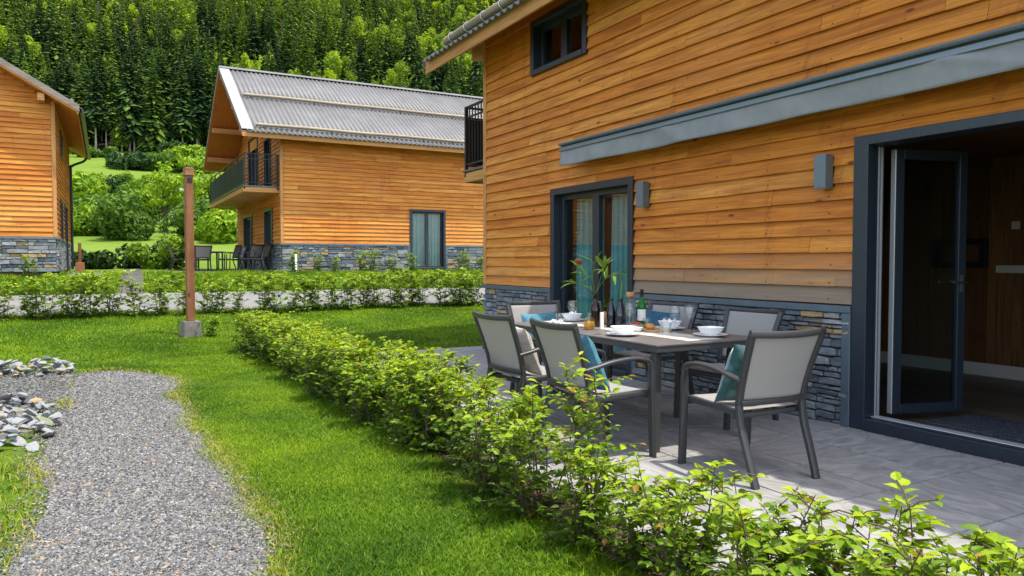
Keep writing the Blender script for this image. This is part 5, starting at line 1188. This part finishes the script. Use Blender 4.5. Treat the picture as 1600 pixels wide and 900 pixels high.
# shed glimpsed behind the meadow trees
x, y = pix(268, 0, 92); sh = thing('shed', 'pale grey shed with a light roof behind the meadow trees', 'shed', (x, y, float(hgt(x, y))), -.2)
mb = MB(); box(mb, (-3, -2, -.5), (3, 2, 2.3), 'rear_wall'); mb.build('wall', sh)
mb = MB(); V = np.array([[-3.3, -2.4, 2.2], [3.3, -2.4, 2.2], [3.3, 0, 3.5], [-3.3, 0, 3.5], [-3.3, 2.4, 2.2], [3.3, 2.4, 2.2]]); V = np.concatenate([V, V + [0, 0, .12]]); mb.add(V, [[0, 1, 2, 3], [3, 2, 5, 4], [6, 7, 8, 9], [9, 8, 11, 10], [0, 1, 7, 6], [4, 5, 11, 10], [0, 3, 9, 6], [3, 4, 10, 9], [1, 2, 8, 7], [2, 5, 11, 8]], 'flash_metal'); mb.build('roof', sh)
mb = MB(); box(mb, (-1.2, -2.04, 0), (.2, -2.005, 2.0), 'core'); mb.build('door', sh)

# ------------------------------------------------------------------ forest
def spruce(seed, h, bare=.0, mat='leaf_spruce', whorls=34, nb=11, thin=1., tm='bark'):
    r = np.random.default_rng(seed); st, fo = MB(), MB(); wmax = h * r.uniform(.17, .235)
    tube(st, [(0, 0, -1.5), (0, 0, h * (bare + .12)), (0, 0, h * .8)], h * .011, tm, 6, scale=[1.15, .5, .02])
    Q, R_ = [], []
    for k in range(whorls):
        t = (k + .5) / whorls; z = h * (bare + (1 - bare) * t); w = wmax * (1 - t) ** .92 * min(1, .62 + 2.2 * t) + .16
        m_ = max(4, int(nb * (1 - .45 * t) * thin))
        for j in range(m_):
            a = 2 * PI * (j + r.uniform(-.35, .35)) / m_ + k * 1.1; L_ = w * r.uniform(.6, 1.2); zz = z + r.uniform(-.6, .6) * h / whorls; dz = -L_ * r.uniform(.35, .85) + .35 * L_ * t
            c, s_ = math.cos(a), math.sin(a); wd = L_ * r.uniform(.13, .24) + .10
            p0 = np.array([c * .1, s_ * .1, zz]); p1 = np.array([c * L_ * .6, s_ * L_ * .6, zz + dz * .35]); p2 = np.array([c * L_, s_ * L_, zz + dz]); sd_ = np.array([-s_, c, 0]) * wd; dr = np.array([0, 0, -wd * .75])
            Q += [[p0, p1 + sd_ + dr, p2, p1 + [0, 0, .1]], [p0, p1 + [0, 0, .1], p2, p1 - sd_ + dr]]; q = r.random(); R_ += [q, q * .9]
            if L_ > 1: Q += [[p1 * .55 + p0 * .45, p1 + sd_ * .5 + dr * 2.2, p2 * .75 + p1 * .25 + dr * 1.6, p1 * .8 + p2 * .2]]; R_ += [q * .5]
    Q += [[np.array([-.25, 0, h * .955]), np.array([0, .12, h * .96]), np.array([0, 0, h * 1.02]), np.array([.25, 0, h * .955])]]; R_ += [.7]
    V = np.array(Q).reshape(-1, 3); fo.add(V, np.arange(len(V)).reshape(-1, 4), mat, np.array(R_)); return st, fo
def broadleaf(seed, h, n=1300, s=.62, mat='leaf_lime'):
    r = np.random.default_rng(seed); st, fo = MB(), MB(); tube(st, [(0, 0, -1), (.1, 0, h * .3), (0, .1, h * .7)], h * .016, 'bark', 6, scale=[1, .8, .3])
    for k in range(5): a = k * 1.3; tube(st, [(0, 0, h * .3), (h * .2 * math.cos(a), h * .2 * math.sin(a), h * .62)], h * .007, 'bark', 5)
    nl = 13; C_ = r.normal(0, 1, (nl, 3)); C_ /= np.linalg.norm(C_, axis=1)[:, None]; C_ *= r.uniform(.3, .8, (nl, 1)); R2 = r.uniform(.3, .48, nl); k = r.integers(0, nl, n); d = r.normal(0, 1, (n, 3)); d /= np.linalg.norm(d, axis=1)[:, None]
    P_ = (C_[k] + d * (R2[k] * r.uniform(.5, 1.05, n) ** .6)[:, None]) * [h * .27, h * .27, h * .38] + [0, 0, h * .58]
    leafquads(fo, P_, d, s, mat, np.clip(r.normal(.45, .18, n) + .12 * d[:, 2], 0, 1), r, .5); return st, fo
def merge(a, b):
    m_ = MB(); m_.v = a.v + b.v; m_.g = a.g + b.g; m_.nv = a.nv + b.nv; m_.f = list(a.f) + [(f[0] + a.nv, *f[1:]) for f in b.f]; return m_
fr_ = np.random.default_rng(99)
SPR = [merge(*spruce(200 + k, 24 + 2 * (k % 3), .06 * (k % 2), 'leaf_spruce' if k % 3 else 'leaf_spruce_light')) for k in range(8)]
BRD = [merge(*broadleaf(300 + k, 15 + 2 * (k % 3))) for k in range(5)]
EDGE = [spruce(400 + k, 27, (.12, .22, .34, .05)[k], 'leaf_spruce_light' if k in (0, 3) else 'leaf_spruce', 36, 12, 1., 'trunk_grey') for k in range(4)]
def pixt(u, t):   # the same, at the place t of the slope profile
    x1, y1 = pix(u, 0, 1.0); return pix(u, 0, t / (y1 + .17 * x1))
# edge of the wood: trees whose trunks show
edge_t = [None] * 4
for k in range(46):
    u = -60 + k * 10.5 + fr_.uniform(-4, 4); x, y = pixt(u, fr_.uniform(236, 250)); v_ = int(fr_.choice([0, 1, 1, 2, 2, 3])); z = float(hgt(x, y)) - .4
    lab = ('tall spruce with a long bare grey trunk at the lower forest edge', 'spruce branched low to the ground at the lower forest edge')[0 if v_ in (1, 2) else 1]; grp = lab.replace('tall spruce', 'tall spruces').replace('spruce branched', 'spruces branched')
    sc_ = fr_.uniform(.75, 1.15)
    if edge_t[v_] is None:
        t = thing('spruce_tree', lab, 'tree', (x, y, z), fr_.uniform(0, 6), grp); EDGE[v_][0].build('trunk', t); EDGE[v_][1].build('crown', t); t.scale = (sc_,) * 3; edge_t[v_] = t
    else: dup(edge_t[v_], (x, y, z), fr_.uniform(0, 6), lab, grp, sc_)
spots = []
cell = {}
for _ in range(36000):
    u = fr_.uniform(-160, 980); D = fr_.uniform(254, 640); x, y = pixt(u, D); kx, ky = int(x // 6), int(y // 6)
    if all((x - a) ** 2 + (y - b_) ** 2 > (4.7 + .005 * D) ** 2 for i in (-1, 0, 1) for j in (-1, 0, 1) for a, b_ in cell.get((kx + i, ky + j), ())):
        cell.setdefault((kx, ky), []).append((x, y)); spots.append((D, x, y, u))
spots.sort()
def leafy(x, y, D, u): return (math.sin(x * .045 + 1.1) * math.sin(y * .036 + x * .012) + .55 * math.sin(x * .11 + y * .09) + fr_.normal(0, .42) + (.22 if u > 420 else .16) + (-.9 if D < 266 else 0)) > .62
ns = nb_ = 0; sp_o, br_o = [None] * len(SPR), [None] * len(BRD); rest = MB()
LS = [merge(*spruce(500 + k, 24, .0, 'leaf_spruce' if k % 2 else 'leaf_spruce_light', 22, 8)) for k in range(5)]; LB = [merge(*broadleaf(600 + k, 15, 420, 1.0)) for k in range(4)]
def bake(src, x, y, z, a, s):
    c, sn = math.cos(a) * s, math.sin(a) * s; b = rest.nv
    for v in src.v: rest.v.append(np.column_stack([v[:, 0] * c - v[:, 1] * sn + x, v[:, 0] * sn + v[:, 1] * c + y, v[:, 2] * s + z])); rest.g.append(rest.v[-1]); rest.nv += len(v)
    sh_ = fr_.uniform(-.4, .4)
    for f in src.f: rest.f.append((f[0] + b, f[1], f[2] + sh_, f[3], f[4]))
for D, x, y, u in spots:
    lf = leafy(x, y, D, u); z = float(hgt(x, y)) - .5; a = fr_.uniform(0, 6.3); s = fr_.uniform(.55, 1.12); vis = -40 < u < 800
    if lf and nb_ < 190 and vis:
        k = int(fr_.integers(len(BRD))); lab = 'bright green broadleaf tree among the dark spruces on the slope'
        if br_o[k] is None: o = BRD[k].build('broadleaf_tree'); br_o[k] = o
        else: o = br_o[k].copy(); COL.objects.link(o)
        nb_ += 1; tag(o, lab, 'tree', 'broadleaf trees on the forested slope'); o.location = (x, y, z); o.rotation_euler.z = a; o.scale = (s * .92,) * 3
    elif not lf and ns < 225 and vis:
        k = int(fr_.integers(len(SPR))); lab = 'dark green spruce standing within the forest on the slope'
        if sp_o[k] is None: o = SPR[k].build('spruce_tree'); sp_o[k] = o
        else: o = sp_o[k].copy(); COL.objects.link(o)
        ns += 1; tag(o, lab, 'tree', 'spruces within the forest'); o.location = (x, y, z); o.rotation_euler.z = a; o.scale = (s, s, s * fr_.uniform(.9, 1.15))
    else: bake(LB[int(fr_.integers(len(LB)))] if lf else LS[int(fr_.integers(len(LS)))], x, y, z, a, s)
tag(rest.build('forest'), kind='stuff')
print('trees', ns, nb_, len(spots))
